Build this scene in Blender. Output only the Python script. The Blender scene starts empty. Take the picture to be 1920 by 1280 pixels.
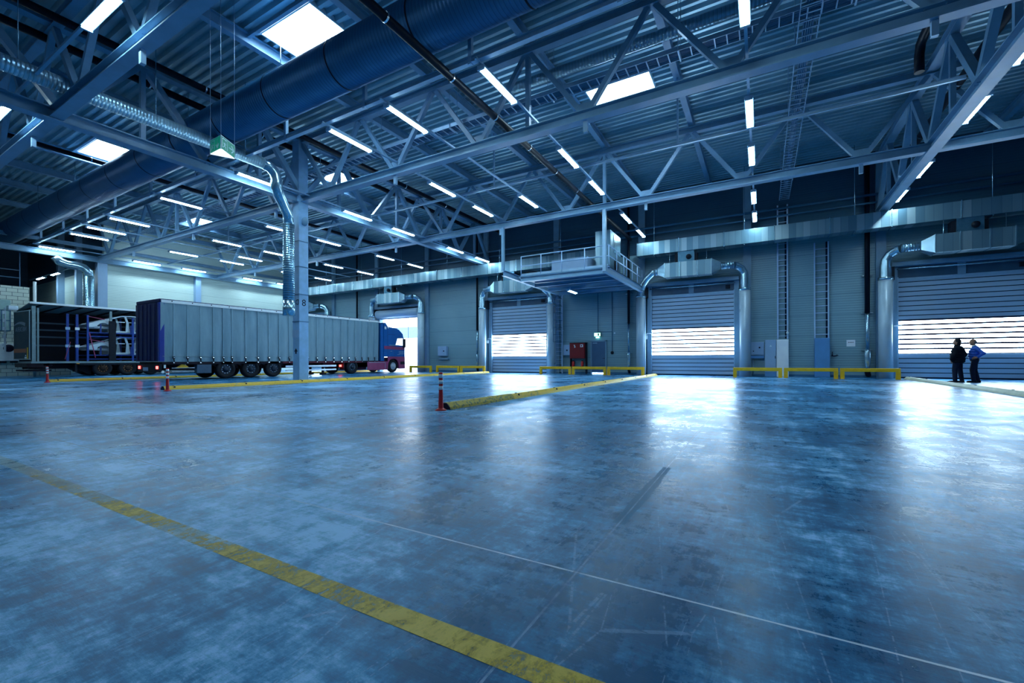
import bpy, bmesh, math, random
from mathutils import Vector, Matrix
random.seed(7)
PI = math.pi
SC = bpy.context.scene
COL = SC.collection

# ------------------------------------------------------------------ mesh builder
class B:
    def __init__(s):
        s.bm = bmesh.new(); s.mi = 0
    def _f(s, vs):
        try:
            f = s.bm.faces.new(vs); f.material_index = s.mi; return f
        except ValueError:
            return None
    def box(s, x0, x1, y0, y1, z0, z1):
        v = [s.bm.verts.new(p) for p in ((x0,y0,z0),(x1,y0,z0),(x1,y1,z0),(x0,y1,z0),(x0,y0,z1),(x1,y0,z1),(x1,y1,z1),(x0,y1,z1))]
        for q in ((0,3,2,1),(4,5,6,7),(0,1,5,4),(1,2,6,5),(2,3,7,6),(3,0,4,7)): s._f([v[i] for i in q])
        return s
    def bar(s, p, q, w, h, up=(0,0,1)):
        p = Vector(p); q = Vector(q); d = (q-p).normalized(); up = Vector(up)
        if abs(d.dot(up)) > .99: up = Vector((0,1,0))
        a = d.cross(up).normalized(); b = a.cross(d).normalized()
        v = []
        for c in (p, q):
            for i, j in ((-1,-1),(1,-1),(1,1),(-1,1)): v.append(s.bm.verts.new(c + a*(i*w/2) + b*(j*h/2)))
        for f in ((0,1,2,3),(7,6,5,4),(0,4,5,1),(1,5,6,2),(2,6,7,3),(3,7,4,0)): s._f([v[i] for i in f])
        return s
    def hbeam(s, p, q, w, h, t=.03):
        # I section: two flanges and a web
        p = Vector(p); q = Vector(q); d = (q-p).normalized(); up = Vector((0,0,1))
        a = d.cross(up).normalized(); b = a.cross(d).normalized()
        s.bar(p+b*(h/2-t/2), q+b*(h/2-t/2), w, t); s.bar(p-b*(h/2-t/2), q-b*(h/2-t/2), w, t); s.bar(p, q, t, h-2*t)
        return s
    def tube(s, pts, r, n=12, caps=True, closed=False):
        pts = [Vector(p) for p in pts]; rr = r if isinstance(r, (list, tuple)) else [r]*len(pts)
        rings = []; prev = None
        for i, p in enumerate(pts):
            if i == 0: d = pts[1]-pts[0]
            elif i == len(pts)-1: d = pts[-1]-pts[-2]
            else: d = (pts[i+1]-p).normalized() + (p-pts[i-1]).normalized()
            d.normalize()
            if prev is None:
                a = d.cross(Vector((0,0,1)))
                if a.length < .05: a = d.cross(Vector((0,1,0)))
                a.normalize()
            else:
                a = (prev - d*prev.dot(d)).normalized()
            prev = a; b = d.cross(a).normalized()
            rings.append([s.bm.verts.new(p + (a*math.cos(2*PI*k/n) + b*math.sin(2*PI*k/n))*rr[i]) for k in range(n)])
        for i in range(len(rings)-1):
            for k in range(n):
                f = s._f([rings[i][k], rings[i][(k+1)%n], rings[i+1][(k+1)%n], rings[i+1][k]])
                if f: f.smooth = True
        if caps:
            s._f(list(reversed(rings[0]))); s._f(rings[-1])
        return s
    def prism(s, poly, axis, a0, a1):
        # poly in the two remaining axes (order x,y,z), pushed from a0 to a1 along axis
        def mk(u, v, w):
            return (w,u,v) if axis == 'x' else (u,w,v) if axis == 'y' else (u,v,w)
        A = [s.bm.verts.new(mk(u,v,a0)) for u,v in poly]; C = [s.bm.verts.new(mk(u,v,a1)) for u,v in poly]
        s._f(A); s._f(list(reversed(C)))
        n = len(poly)
        for i in range(n): s._f([A[i], C[i], C[(i+1)%n], A[(i+1)%n]])
        return s
    def lathe(s, prof, c, n=20, axis='z'):
        rings = []
        for r, h in prof:
            ring = []
            for k in range(n):
                a = 2*PI*k/n; u, v = r*math.cos(a), r*math.sin(a)
                p = (u,v,h) if axis == 'z' else (h,u,v) if axis == 'x' else (u,h,v)
                ring.append(s.bm.verts.new((c[0]+p[0], c[1]+p[1], c[2]+p[2])))
            rings.append(ring)
        for i in range(len(rings)-1):
            for k in range(n):
                f = s._f([rings[i][k], rings[i][(k+1)%n], rings[i+1][(k+1)%n], rings[i+1][k]])
                if f: f.smooth = True
        if prof[0][0] > 1e-4: s._f(list(reversed(rings[0])))
        if prof[-1][0] > 1e-4: s._f(rings[-1])
        return s
    def ell(s, c, r, n=14, m=9):
        bmesh.ops.create_uvsphere(s.bm, u_segments=n, v_segments=m, radius=1, matrix=Matrix.Translation(c) @ Matrix.Diagonal((r[0],r[1],r[2],1)))
        return s
    def tf(s, M):
        s.bm.transform(M); return s

def wloc(o):
    l = Vector(o.location)
    while o.parent: o = o.parent; l += Vector(o.location)
    return l
def obj(name, b, mats, parent=None, label=None, bevel=0, recalc=True):
    if recalc: bmesh.ops.recalc_face_normals(b.bm, faces=b.bm.faces)
    if parent is not None:
        b.bm.transform(Matrix.Translation(-wloc(parent)))
    me = bpy.data.meshes.new(name); b.bm.to_mesh(me); b.bm.free()
    for m in (mats if isinstance(mats, (list, tuple)) else [mats]): me.materials.append(m)
    o = bpy.data.objects.new(name, me); COL.objects.link(o)
    if parent is not None: o.parent = parent
    if label: o['label'] = label
    if bevel:
        md = o.modifiers.new('bevel', 'BEVEL'); md.width = bevel; md.segments = 2; md.limit_method = 'ANGLE'
    return o
def thing(name, label, cat, loc, group=None):
    o = bpy.data.objects.new(name, None); COL.objects.link(o); o.location = loc
    o.empty_display_size = .2
    o['label'] = label; o['category'] = cat
    if group: o['group'] = group
    return o
def tag(o, label, cat, group=None):
    o['label'] = label; o['category'] = cat
    if group: o['group'] = group
    return o
def struct(name, b, m, parent=None, **k):
    o = obj(name, b, m, parent, **k)
    if parent is None: o['kind'] = 'structure'
    return o
def dup(root, dloc, label, group=None):
    r = root.copy(); COL.objects.link(r); r.location = Vector(root.location) + Vector(dloc); r['label'] = label
    if group: r['group'] = group
    for ch in list(root.children):
        c = ch.copy(); COL.objects.link(c); c.parent = r
        for g in list(ch.children):
            d = g.copy(); COL.objects.link(d); d.parent = c
    return r
def text_into(b, s, size, M, mirror=False, ext=.004):
    cu = bpy.data.curves.new('glyph', 'FONT'); cu.body = s; cu.size = size; cu.extrude = ext; cu.align_x = 'CENTER'; cu.align_y = 'CENTER'
    o = bpy.data.objects.new('glyph', cu); COL.objects.link(o)
    dg = bpy.context.evaluated_depsgraph_get(); me = bpy.data.meshes.new_from_object(o.evaluated_get(dg))
    bpy.data.objects.remove(o); bpy.data.curves.remove(cu)
    me.transform(M @ (Matrix.Diagonal((-1,1,1,1)) if mirror else Matrix.Identity(4)))
    b.bm.from_mesh(me); bpy.data.meshes.remove(me)
    return b
def basis(o, ux, uy):
    ux = Vector(ux).normalized(); uy = Vector(uy).normalized(); uz = ux.cross(uy)
    M = Matrix((ux, uy, uz)).transposed().to_4x4(); M.translation = Vector(o); return M

# ------------------------------------------------------------------ materials
class N:
    def __init__(s, name):
        s.m = bpy.data.materials.new(name); s.m.use_nodes = True; s.t = s.m.node_tree; s.t.nodes.clear()
        s.out = s.n('ShaderNodeOutputMaterial'); s.p = s.n('ShaderNodeBsdfPrincipled'); s.l(s.p.outputs[0], s.out.inputs[0])
    def n(s, t, **k):
        x = s.t.nodes.new(t)
        for a, v in k.items(): setattr(x, a, v)
        return x
    def l(s, a, b): s.t.links.new(a, b)
    def setv(s, inp, v):
        if hasattr(v, 'links') or isinstance(v, bpy.types.NodeSocket): s.l(v, inp)
        else: inp.default_value = (*v, 1) if isinstance(v, tuple) and len(v) == 3 and inp.type == 'RGBA' else v
    def math(s, op, a, b=0.0, c=0.0, clamp=False):
        x = s.n('ShaderNodeMath', operation=op, use_clamp=clamp)
        for i, v in enumerate((a, b, c)): s.setv(x.inputs[i], v)
        return x.outputs[0]
    def pos(s):
        g = s.n('ShaderNodeNewGeometry'); x = s.n('ShaderNodeSeparateXYZ'); s.l(g.outputs['Position'], x.inputs[0]); return g.outputs['Position'], x.outputs
    def opos(s):
        g = s.n('ShaderNodeTexCoord'); x = s.n('ShaderNodeSeparateXYZ'); s.l(g.outputs['Object'], x.inputs[0]); return g.outputs['Object'], x.outputs
    def noise(s, vec, scale, detail=4, rough=.6, dist=0, sc=None):
        if sc or True:
            mp = s.n('ShaderNodeMapping'); s.l(vec, mp.inputs[0])
            if sc: mp.inputs['Scale'].default_value = sc[:3]
            if sc and len(sc) > 3: mp.inputs['Rotation'].default_value = (0,0,sc[3])
            vec = mp.outputs[0]
        x = s.n('ShaderNodeTexNoise'); s.l(vec, x.inputs['Vector']); x.inputs['Scale'].default_value = scale
        x.inputs['Detail'].default_value = detail; x.inputs['Roughness'].default_value = rough; x.inputs['Distortion'].default_value = dist
        return x.outputs['Fac']
    def ramp(s, f, stops):
        r = s.n('ShaderNodeValToRGB'); s.l(f, r.inputs[0]); e = r.color_ramp.elements
        while len(e) < len(stops): e.new(.5)
        for i, (p, c) in enumerate(stops): e[i].position = p; e[i].color = (*c, 1) if len(c) == 3 else c
        return r.outputs[0]
    def rng(s, f, a, b, c, d):
        r = s.n('ShaderNodeMapRange'); s.setv(r.inputs[0], f)
        for i, v in enumerate((a,b,c,d)): s.setv(r.inputs[i+1], v)
        return r.outputs[0]
    def mix(s, f, a, b):
        x = s.n('ShaderNodeMix', data_type='RGBA'); s.setv(x.inputs[0], f); s.setv(x.inputs[6], a); s.setv(x.inputs[7], b); return x.outputs[2]
    def bump(s, h, st=.3, d=.01, nrm=None):
        x = s.n('ShaderNodeBump'); x.inputs['Strength'].default_value = st; x.inputs['Distance'].default_value = d; s.l(h, x.inputs['Height'])
        if nrm is not None: s.l(nrm, x.inputs['Normal'])
        s.l(x.outputs[0], s.p.inputs['Normal']); return x.outputs[0]
    def set(s, **k):
        for a, v in k.items(): s.setv(s.p.inputs[{'col':'Base Color','rough':'Roughness','met':'Metallic','spec':'Specular IOR Level','em':'Emission Color','es':'Emission Strength','alpha':'Alpha','coat':'Coat Weight','trans':'Transmission Weight','ior':'IOR'}[a]], v)
        return s

def plain(name, col, rough=.5, met=0., var=.12, sc=3., spec=None):
    if spec is None: spec = .5 if max(col) > .12 else .22
    a = N(name); P, _ = a.pos()
    f = a.noise(P, sc, 4, .6)
    lo = tuple(c*(1-var) for c in col); hi = tuple(min(1, c*(1+var)) for c in col)
    a.set(col=a.ramp(f, [(.3, lo), (.7, hi)]), rough=a.rng(f, .3, .7, rough*.9, min(1, rough*1.1)), met=met, spec=spec)
    return a.m
def emis(name, col, st):
    a = N(name); a.set(col=(.8,.8,.8), rough=.4, em=col, es=st); return a.m

LAMP = (.60, .88, 1.0); DAY = (.56, .80, 1.0)
M = {}
M['steel'] = plain('painted blue grey steel', (.19,.36,.53), .40, .0, .12, 2)
M['steel_dark'] = plain('dark blue painted steel', (.035,.14,.28), .45, .0, .15, 2)
M['rail'] = plain('light grey coated channel', (.32,.50,.68), .38, .2, .08, 4)
M['black_pipe'] = plain('black lacquered pipe', (.001,.004,.014), .42, .0, .05, 1)
M['clamp'] = plain('shiny zinc clamp', (.7,.78,.85), .25, 1, .1, 8)
M['black'] = plain('black rubber and plastic', (.006,.010,.020), .6, 0, .3, 6)
M['tyre'] = plain('tyre rubber', (.008,.011,.018), .7, 0, .4, 12)
M['chrome'] = plain('polished metal', (.75,.82,.9), .2, 1, .1, 10)
M['white'] = plain('white plastic', (.80,.88,.94), .4, 0, .06, 4)
M['cabinet'] = plain('light grey enclosure paint', (.30,.46,.68), .4, 0, .05, 2)
M['cabinet_white'] = plain('pale enclosure paint', (.85,.90,1.0), .35, 0, .05, 2)
M['cabinet_blue'] = plain('blue enclosure paint', (.10,.30,.62), .4, 0, .08, 2)
M['yellow'] = plain('yellow safety paint', (.95,.52,.012), .42, 0, .15, 5)
M['red'] = plain('red plastic', (.62,.018,.022), .38, 0, .12, 6)
M['red_dark'] = plain('fire cabinet red paint', (.19,.002,.005), .4, 0, .1, 3)
M['navy'] = plain('navy tarpaulin', (.0012,.007,.080), .45, 0, .2, 2)
M['blue'] = plain('royal blue paint', (.004,.03,.30), .3, 0, .12, 3)
M['rack_blue'] = plain('blue rack paint', (.006,.045,.28), .45, 0, .15, 3)
M['cab_blue'] = plain('glossy truck blue', (.010,.12,.42), .2, 0, .1, 2)
M['cab_red'] = plain('dusty truck red', (.34,.055,.16), .35, 0, .12, 3)
M['chassis'] = plain('dark chassis', (.012,.008,.018), .6, 0, .3, 4)
M['chassis_red'] = plain('dark red chassis paint', (.10,.012,.03), .5, 0, .25, 4)
M['alu'] = plain('trailer aluminium', (.45,.55,.66), .35, .8, .12, 5)
M['alu_green'] = plain('dull trailer post', (.20,.30,.34), .5, .2, .15, 5)
M['dark_tarp'] = plain('dark petrol tarpaulin', (.006,.030,.055), .5, 0, .2, 2)
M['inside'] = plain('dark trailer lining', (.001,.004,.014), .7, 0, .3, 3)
M['amber'] = plain('amber reflector', (.85,.35,.03), .3, 0, .1, 8)
M['door_grey'] = plain('grey door leaf paint', (.050,.125,.25), .45, 0, .08, 2)
M['frame'] = plain('pale door frame', (.17,.32,.47), .4, 0, .08, 3)
M['dark_panel'] = plain('dark transom panel', (.030,.085,.155), .4, 0, .12, 3)
M['green'] = plain('exit sign green', (.004,.13,.085), .35, 0, .08, 8)
M['sign_white'] = plain('sign white film', (.70,.86,.90), .4, 0, .04, 8)
M['print'] = plain('dark print', (.006,.012,.04), .6, 0, .2, 8)
M['orange_cable'] = plain('orange cable sheath', (.75,.13,.03), .5, 0, .3, 10)
M['skin'] = plain('skin', (.42,.20,.13), .5, 0, .1, 12)
M['hair_dark'] = plain('dark hair', (.012,.010,.014), .6, 0, .3, 30)
M['hair_grey'] = plain('short grey hair', (.14,.13,.16), .6, 0, .3, 30)
M['coat_black'] = plain('black wool coat', (.004,.006,.014), .8, 0, .3, 20)
M['trousers'] = plain('dark trousers', (.006,.012,.035), .8, 0, .3, 15)
M['shirt_blue'] = plain('blue shirt', (.020,.11,.55), .6, 0, .15, 12)
M['leather'] = plain('black leather', (.006,.007,.012), .3, 0, .2, 20)
M['glass'] = None
a = N('cab window glass'); a.set(col=(.75,.88,.95), rough=.03, trans=.9, ior=1.1); M['glass'] = a.m
a = N('dark windscreen'); a.set(col=(.02,.03,.05), rough=.05, spec=.8); M['dark_glass'] = a.m
M['tray_lit'] = emis('backlit white diffuser', (.75,.88,1), .45)
M['green_lit'] = emis('backlit green panel', (.0,.12,.08), .35); M['green_lit'].node_tree.nodes['Principled BSDF'].inputs[0].default_value = (.004,.13,.085,1)
M['tail'] = emis('lit tail lamp', (1,.04,.03), 5)
M['exit_lit'] = emis('lit green exit sign', (.35,1,.82), 1.4)
M['tube'] = emis('fluorescent diffuser', LAMP, 26)
M['tube_side'] = M['tube']
M['pane'] = emis('daylit translucent curtain', DAY, 9.0)
M['sky_pane'] = emis('daylit skylight dome', DAY, 9.0)
M['arrow_lit'] = emis('reflective white film', (.8,.95,1), .0)

# galvanised duct: zinc strips of slightly different sheen
a = N('galvanised sheet duct'); P, x = a.pos()
cell = a.math('FLOOR', a.math('MULTIPLY', x[0], 3.2))
wn = a.n('ShaderNodeTexWhiteNoise', noise_dimensions='1D'); a.l(cell, wn.inputs['W'])
fr = a.math('FRACT', a.math('MULTIPLY', x[0], 3.2)); edge = a.math('LESS_THAN', fr, .05)
f2 = a.noise(P, 9, 5, .7)
c = a.ramp(wn.outputs[0], [(0,(.14,.27,.36)), (.5,(.25,.40,.48)), (1,(.44,.58,.64))])
c = a.mix(a.math('MULTIPLY', edge, .55), c, (.05,.12,.2))
a.set(col=c, met=.7, rough=.36); a.bump(a.math('MULTIPLY', edge, 1.0), .15, .01); M['galv'] = a.m

def spiral(name, col, axis, period, met, rough, st=.5):
    a = N(name); P, x = a.pos()
    fr = a.math('FRACT', a.math('MULTIPLY', x[axis], 1/period))
    s_ = a.math('SMOOTH_MIN', fr, a.math('SUBTRACT', 1.0, fr), .2)
    f = a.noise(P, 2.5, 3, .5)
    a.set(col=a.mix(a.math('LESS_THAN', fr, .12), a.ramp(f, [(.3, tuple(c*.85 for c in col)), (.7, col)]), tuple(c*.55 for c in col)), met=met, rough=rough)
    a.bump(s_, st, .03); return a.m
M['big_duct'] = spiral('blue spiral duct', (.035,.17,.36), 0, .11, .35, .36, .35)
M['spiral_y'] = spiral('zinc spiral duct along the hall', (.36,.60,.74), 1, .085, .6, .30, .6)
M['spiral_x'] = spiral('zinc spiral duct across the hall', (.25,.45,.60), 0, .10, .85, .28, .8)
M['spiral_z'] = spiral('zinc spiral duct upright', (.30,.52,.66), 2, .10, .85, .26, .7)
M['zinc'] = plain('smooth zinc sheet', (.40,.60,.72), .22, .9, .12, 5)
M['zinc_dark'] = plain('dark zinc sheet', (.10,.24,.34), .3, .7, .12, 5)  # darker zinc tone for the fan boxes
M['ladder'] = plain('pale zinc ladder', (.42,.62,.86), .35, .1, .06, 3)
M['pipe_white'] = plain('pale blue coated duct', (.44,.58,.70), .3, .1, .05, 2)

# roof deck
a = N('trapezoidal roof deck'); P, x = a.pos(); f = a.noise(P, .7, 3, .5)
a.set(col=a.ramp(f, [(.3,(.29,.47,.57)), (.7,(.42,.62,.72))]), met=.45, rough=.36); M['deck'] = a.m

def cladding(name, c0, c1, seam, vs=1.1, met=0.):
    a = N(name); P, x = a.pos()
    fz = a.math('FRACT', a.math('MULTIPLY', x[2], 8.0)); groove = a.math('LESS_THAN', fz, .14)
    fs = a.math('LESS_THAN', a.math('FRACT', a.math('MULTIPLY', x[2], 1/vs)), .018)
    f = a.noise(P, .35, 3, .5)
    col = a.mix(a.math('MULTIPLY', groove, .38), a.ramp(f, [(.3,c0), (.7,c1)]), seam)
    col = a.mix(a.math('MULTIPLY', fs, .6), col, seam)
    a.set(col=col, rough=.38, met=met)
    h = a.math('SINE', a.math('MULTIPLY', x[2], 2*PI*8)); w = a.noise(P, 3, 2, .5, sc=(.3,.3,8))
    a.bump(a.math('ADD', a.math('MULTIPLY', h, .5), a.math('MULTIPLY', w, 1.2)), .3, .012)
    return a.m
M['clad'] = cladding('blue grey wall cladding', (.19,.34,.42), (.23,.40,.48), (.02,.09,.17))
M['clad_shade'] = cladding('wall cladding with painted shade', (.018,.070,.135), (.026,.095,.17), (.01,.03,.07))  # shade on walls the lamps do not reach, put into the colour
M['clad_white'] = cladding('pale wall cladding', (.56,.69,.66), (.64,.76,.72), (.16,.28,.30))

# white block wall
a = N('white painted blockwork'); P, x = a.pos()
cb = a.n('ShaderNodeCombineXYZ'); a.l(x[1], cb.inputs[0]); a.l(x[2], cb.inputs[1])
br = a.n('ShaderNodeTexBrick'); a.l(cb.outputs[0], br.inputs['Vector']); br.inputs['Scale'].default_value = 1
br.inputs['Brick Width'].default_value = .5; br.inputs['Row Height'].default_value = .25; br.inputs['Mortar Size'].default_value = .012
br.inputs['Color1'].default_value = (.78,.84,.76,1); br.inputs['Color2'].default_value = (.70,.78,.72,1); br.inputs['Mortar'].default_value = (.10,.16,.17,1)
a.set(col=br.outputs['Color'], rough=.7); M['block'] = a.m

# concrete floor
a = N('polished stained concrete'); P, x = a.pos()
big = a.noise(P, .30, 6, .6); mid = a.noise(P, 1.0, 8, .64); fine = a.noise(P, 9, 8, .8)
st1 = a.noise(P, 2.4, 8, .8, 0, sc=(.28,1.9,1,.25)); st2 = a.noise(P, 2.4, 7, .8, 0, sc=(1.9,.25,1,-.45))
s = a.math('ADD', a.math('MULTIPLY', big, .9), a.math('MULTIPLY', mid, .7))
s = a.math('ADD', s, a.math('MULTIPLY', st1, .6)); s = a.math('ADD', s, a.math('MULTIPLY', st2, .5)); s = a.math('ADD', s, a.math('MULTIPLY', fine, .75))
t = a.rng(s, 1.60, 1.93, 0, 1)
col = a.ramp(t, [(0,(.004,.078,.20)), (.35,(.012,.15,.35)), (.6,(.055,.29,.56)), (1,(.30,.60,.94))])
def scratch(rot, sc, th):
    v = a.n('ShaderNodeTexVoronoi', feature='DISTANCE_TO_EDGE'); mp = a.n('ShaderNodeMapping'); a.l(P, mp.inputs[0]); mp.inputs['Rotation'].default_value = (0,0,rot); mp.inputs['Scale'].default_value = sc
    a.l(mp.outputs[0], v.inputs['Vector']); v.inputs['Scale'].default_value = 1
    return a.math('LESS_THAN', v.outputs['Distance'], th)
def near(v, c, w): return a.math('LESS_THAN', a.math('ABSOLUTE', a.math('SUBTRACT', v, c)), w)
for rot, sc, th, lo, hi, amt in ((.5,(2.2,.22,1),.0035,.50,.56,(.012,.07,.19)), (-1.0,(2.6,.3,1),.0035,.47,.53,(.40,.60,.92)), (1.35,(2.1,.25,1),.003,.44,.50,(.40,.60,.92)), (-.25,(2.4,.25,1),.003,.53,.6,(.012,.07,.19))):
    m_ = a.math('MULTIPLY', scratch(rot, sc, th), near(st1, (lo+hi)/2, (hi-lo)/2))
    col = a.mix(a.math('MULTIPLY', m_, .3), col, amt)
wob = a.math('MULTIPLY', a.math('SUBTRACT', fine, .5), .012)
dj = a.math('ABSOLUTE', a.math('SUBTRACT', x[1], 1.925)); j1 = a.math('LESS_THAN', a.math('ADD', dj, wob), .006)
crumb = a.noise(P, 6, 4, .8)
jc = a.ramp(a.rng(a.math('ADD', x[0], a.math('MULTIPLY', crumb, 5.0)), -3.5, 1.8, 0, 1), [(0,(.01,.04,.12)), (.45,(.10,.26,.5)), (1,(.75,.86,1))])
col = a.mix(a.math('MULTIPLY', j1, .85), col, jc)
dx = a.math('ABSOLUTE', a.math('SUBTRACT', x[0], -.757)); j2 = a.math('LESS_THAN', a.math('ADD', dx, wob), .005)
j2b = a.math('LESS_THAN', a.math('ADD', dx, wob), .016)
halo = a.math('MULTIPLY', a.math('LESS_THAN', a.math('ADD', dx, a.math('MULTIPLY', a.math('SUBTRACT', mid, .5), .10)), .042), a.math('MULTIPLY', a.math('GREATER_THAN', x[1], 2.62), a.math('LESS_THAN', x[1], 4.2)))
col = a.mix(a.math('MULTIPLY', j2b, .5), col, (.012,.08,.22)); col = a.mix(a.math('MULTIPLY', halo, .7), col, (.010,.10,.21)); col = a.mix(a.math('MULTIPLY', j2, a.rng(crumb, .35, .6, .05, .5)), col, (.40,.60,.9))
jx = a.math('LESS_THAN', a.math('ABSOLUTE', a.math('SUBTRACT', a.math('FRACT', a.math('ADD', a.math('MULTIPLY', x[1], 1/6.0), .18)), .5)), .0012)
col = a.mix(a.math('MULTIPLY', a.math('MULTIPLY', jx, a.math('GREATER_THAN', x[1], 3)), .5), col, (.25,.42,.5))
jy = a.math('LESS_THAN', a.math('ABSOLUTE', a.math('SUBTRACT', a.math('FRACT', a.math('ADD', a.math('MULTIPLY', x[0], 1/5.95), .627)), .5)), .0010)
col = a.mix(a.math('MULTIPLY', a.math('MULTIPLY', jy, a.math('GREATER_THAN', dx, .1)), .35), col, (.02,.08,.2))
rg = a.noise(P, .45, 5, .6); rg2 = a.noise(P, 3.0, 5, .62, 0, sc=(1,.5,1))
r = a.math('ADD', a.rng(rg, .3, .7, .19, .31), a.rng(rg2, .2, .8, -.06, .10))
a.set(col=col, rough=a.math('ADD', a.math('ADD', r, a.math('MULTIPLY', halo, .2)), a.math('MULTIPLY', t, .12), clamp=True), spec=.33)
a.p.inputs['Specular Tint'].default_value = (.20,.60,1,1)
hb = a.math('SUBTRACT', a.math('ADD', a.math('MULTIPLY', rg2, .5), a.math('MULTIPLY', st1, .9)), a.math('MULTIPLY', a.math('ADD', j1, j2), .6))
a.bump(hb, .16, .02)
M['floor'] = a.m

# worn floor paint
a = N('worn yellow floor paint'); P, x = a.pos()
w1 = a.noise(P, 14, 8, .8, .8); w2 = a.noise(P, 1.1, 3, .6); w3 = a.noise(P, 6, 6, .8, 1.5, sc=(1.6,.5,1,.6))
wear = a.math('ADD', a.math('ADD', a.math('MULTIPLY', w1, .6), a.math('MULTIPLY', w3, .5)), a.math('MULTIPLY', w2, .45))
bare = a.math('MULTIPLY', a.rng(x[0], -6.2, -2.2, .16, .0), 1)
al = a.rng(a.math('ADD', wear, bare), .70, .86, 1, .1)
a.set(col=a.ramp(w1, [(.3,(.55,.38,.03)), (.7,(.78,.58,.05))]), rough=.5, alpha=al); M['floor_paint'] = a.m
# curb paint with worn diamond tread
a = N('yellow curb paint'); P, x = a.pos(); w1 = a.noise(P, 7, 6, .8, .6); w2 = a.noise(P, .8, 2, .5)
a.set(col=a.mix(a.rng(a.math('ADD', w1, a.math('MULTIPLY', w2, .3)), .70, .86, 0, 1), (.78,.50,.03), (.12,.16,.10)), rough=.5); M['curb'] = a.m
a = N('worn tread curb'); P, x = a.pos(); v = a.n('ShaderNodeTexVoronoi'); a.l(P, v.inputs['Vector']); v.inputs['Scale'].default_value = 16
a.set(col=a.mix(a.rng(v.outputs['Distance'], .25, .55, 0, 1), (.10,.15,.07), (.48,.36,.04)), rough=.6); M['curb_tread'] = a.m
M['curb_glare'] = plain('curb paint with painted glare', (.50,.52,.40), .5, 0, .15, 3)  # curb bleached by strong light, the glare put into its colour
# curtain tarpaulin
a = N('grey blue trailer curtain'); P, x = a.pos(); f = a.noise(P, 1.6, 5, .65, sc=(1,1.2,.35)); g = a.noise(P, 8, 5, .7, sc=(1,3,.3))
a.set(col=a.ramp(a.math('ADD', a.math('MULTIPLY', f, .7), a.math('MULTIPLY', g, .3)), [(.3,(.13,.25,.33)), (.7,(.21,.36,.45))]), rough=.5)
h = a.noise(P, 1.2, 3, .5, .3, sc=(1,2.2,.5)); a.bump(h, .35, .06); M['curtain'] = a.m

# ------------------------------------------------------------------ camera
cam = bpy.data.cameras.new('camera'); co = bpy.data.objects.new('camera', cam); COL.objects.link(co)
F = 817.5; TH = math.radians(29.79); ROLL = math.radians(.18)
cam.sensor_fit = 'HORIZONTAL'; cam.sensor_width = 36; cam.lens = F/1920*36; cam.clip_start = .05; cam.clip_end = 400
cam.shift_y = 33.5/1920
co.matrix_world = Matrix.Translation((0,0,1.0)) @ Matrix.Rotation(TH, 4, 'Z') @ Matrix.Rotation(PI/2, 4, 'X') @ Matrix.Rotation(-ROLL, 4, 'Z')
SC.camera = co

# ------------------------------------------------------------------ world
w = bpy.data.worlds.new('sky'); SC.world = w; w.use_nodes = True; bg = w.node_tree.nodes['Background']
bg.inputs[0].default_value = (.78,.90,1,1); bg.inputs[1].default_value = 2.6
SC.view_settings.view_transform = 'Standard'; SC.view_settings.look = 'None'; SC.view_settings.gamma = 1; SC.view_settings.exposure = 1.5
SC.cycles.max_bounces = 6; SC.cycles.diffuse_bounces = 3; SC.cycles.glossy_bounces = 3; SC.cycles.transparent_max_bounces = 6
SC.cycles.caustics_reflective = False; SC.cycles.caustics_refractive = False; SC.cycles.sample_clamp_indirect = 6

D = 28.5; ZR = 11.5
DOORS = [-39.5, -27.6, -15.65, -3.7, 8.2]
ORD = ['first','second','third','fourth','fifth','sixth','seventh','eighth','ninth','tenth','eleventh','twelfth','thirteenth']

# ------------------------------------------------------------------ shell
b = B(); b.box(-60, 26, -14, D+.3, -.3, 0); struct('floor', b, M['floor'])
b = B(); b.box(-90, 30, D+.3, 95, -.3, -.02)
og = struct('trim_1', b, plain('outdoor concrete yard', (.45,.55,.66), .7, 0, .1, .5))
# far canopy fascia seen through the open door
lc = thing('loading_canopy', 'grey blue canopy fascia outside beyond the open truck door', 'canopy', (-46.5,50,0))
b = B(); b.box(-62, -30, 50, 54, 4.55, 6.0); obj('fascia', b, plain('canopy fascia', (.16,.27,.50), .6), lc)
for X in (-61.5, -30.5): b = B(); b.box(X-.2, X+.2, 51.8, 52.2, -.02, 4.55); obj('post', b, M['steel'], lc)

# back wall with dock openings
b = B(); HW = 2.42; HH = 5.05
xs = [-60]
for c in DOORS: xs += [c-HW, c+HW]
xs += [26]
for i in range(0, len(xs), 2): b.box(xs[i], xs[i+1], D, D+.25, 0, HH)
b.box(-60, 26, D, D+.25, HH, 7.7)
struct('wall_back', b, M['clad'])
b = B(); b.box(-60, 26, D, D+.25, 7.7, ZR+.5); struct('wall_back_upper', b, M['clad_shade'])  # shade above the lamps painted in as darker cladding
b = B(); b.box(-42.35, -42.05, 12.95, D, 0, ZR+.4); struct('wall_left', b, M['clad_white'])
b = B(); b.box(-60, -42.35, 13.0, 13.3, 0, 7.9); struct('wall_left_return', b, M['clad_white'])
b = B(); b.box(-60, -42.35, 13.0, 13.3, 7.9, ZR+.4); struct('wall_left_return_upper', b, M['clad_shade'])  # wall above the recess lamps, its shade painted into the colour
b = B(); b.box(-60.3, -60, -14, D, 0, ZR+.4); struct('wall_far_left', b, M['clad_shade'])  # gloom of the left recess painted into the cladding colour
b = B(); b.box(26, 26.3, -14.3, D+.25, 0, ZR+.5); struct('wall_right', b, M['clad'])
b = B(); b.box(-60.3, 26, -14.3, -14, 0, ZR+.5); struct('wall_front', b, M['clad'])
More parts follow.
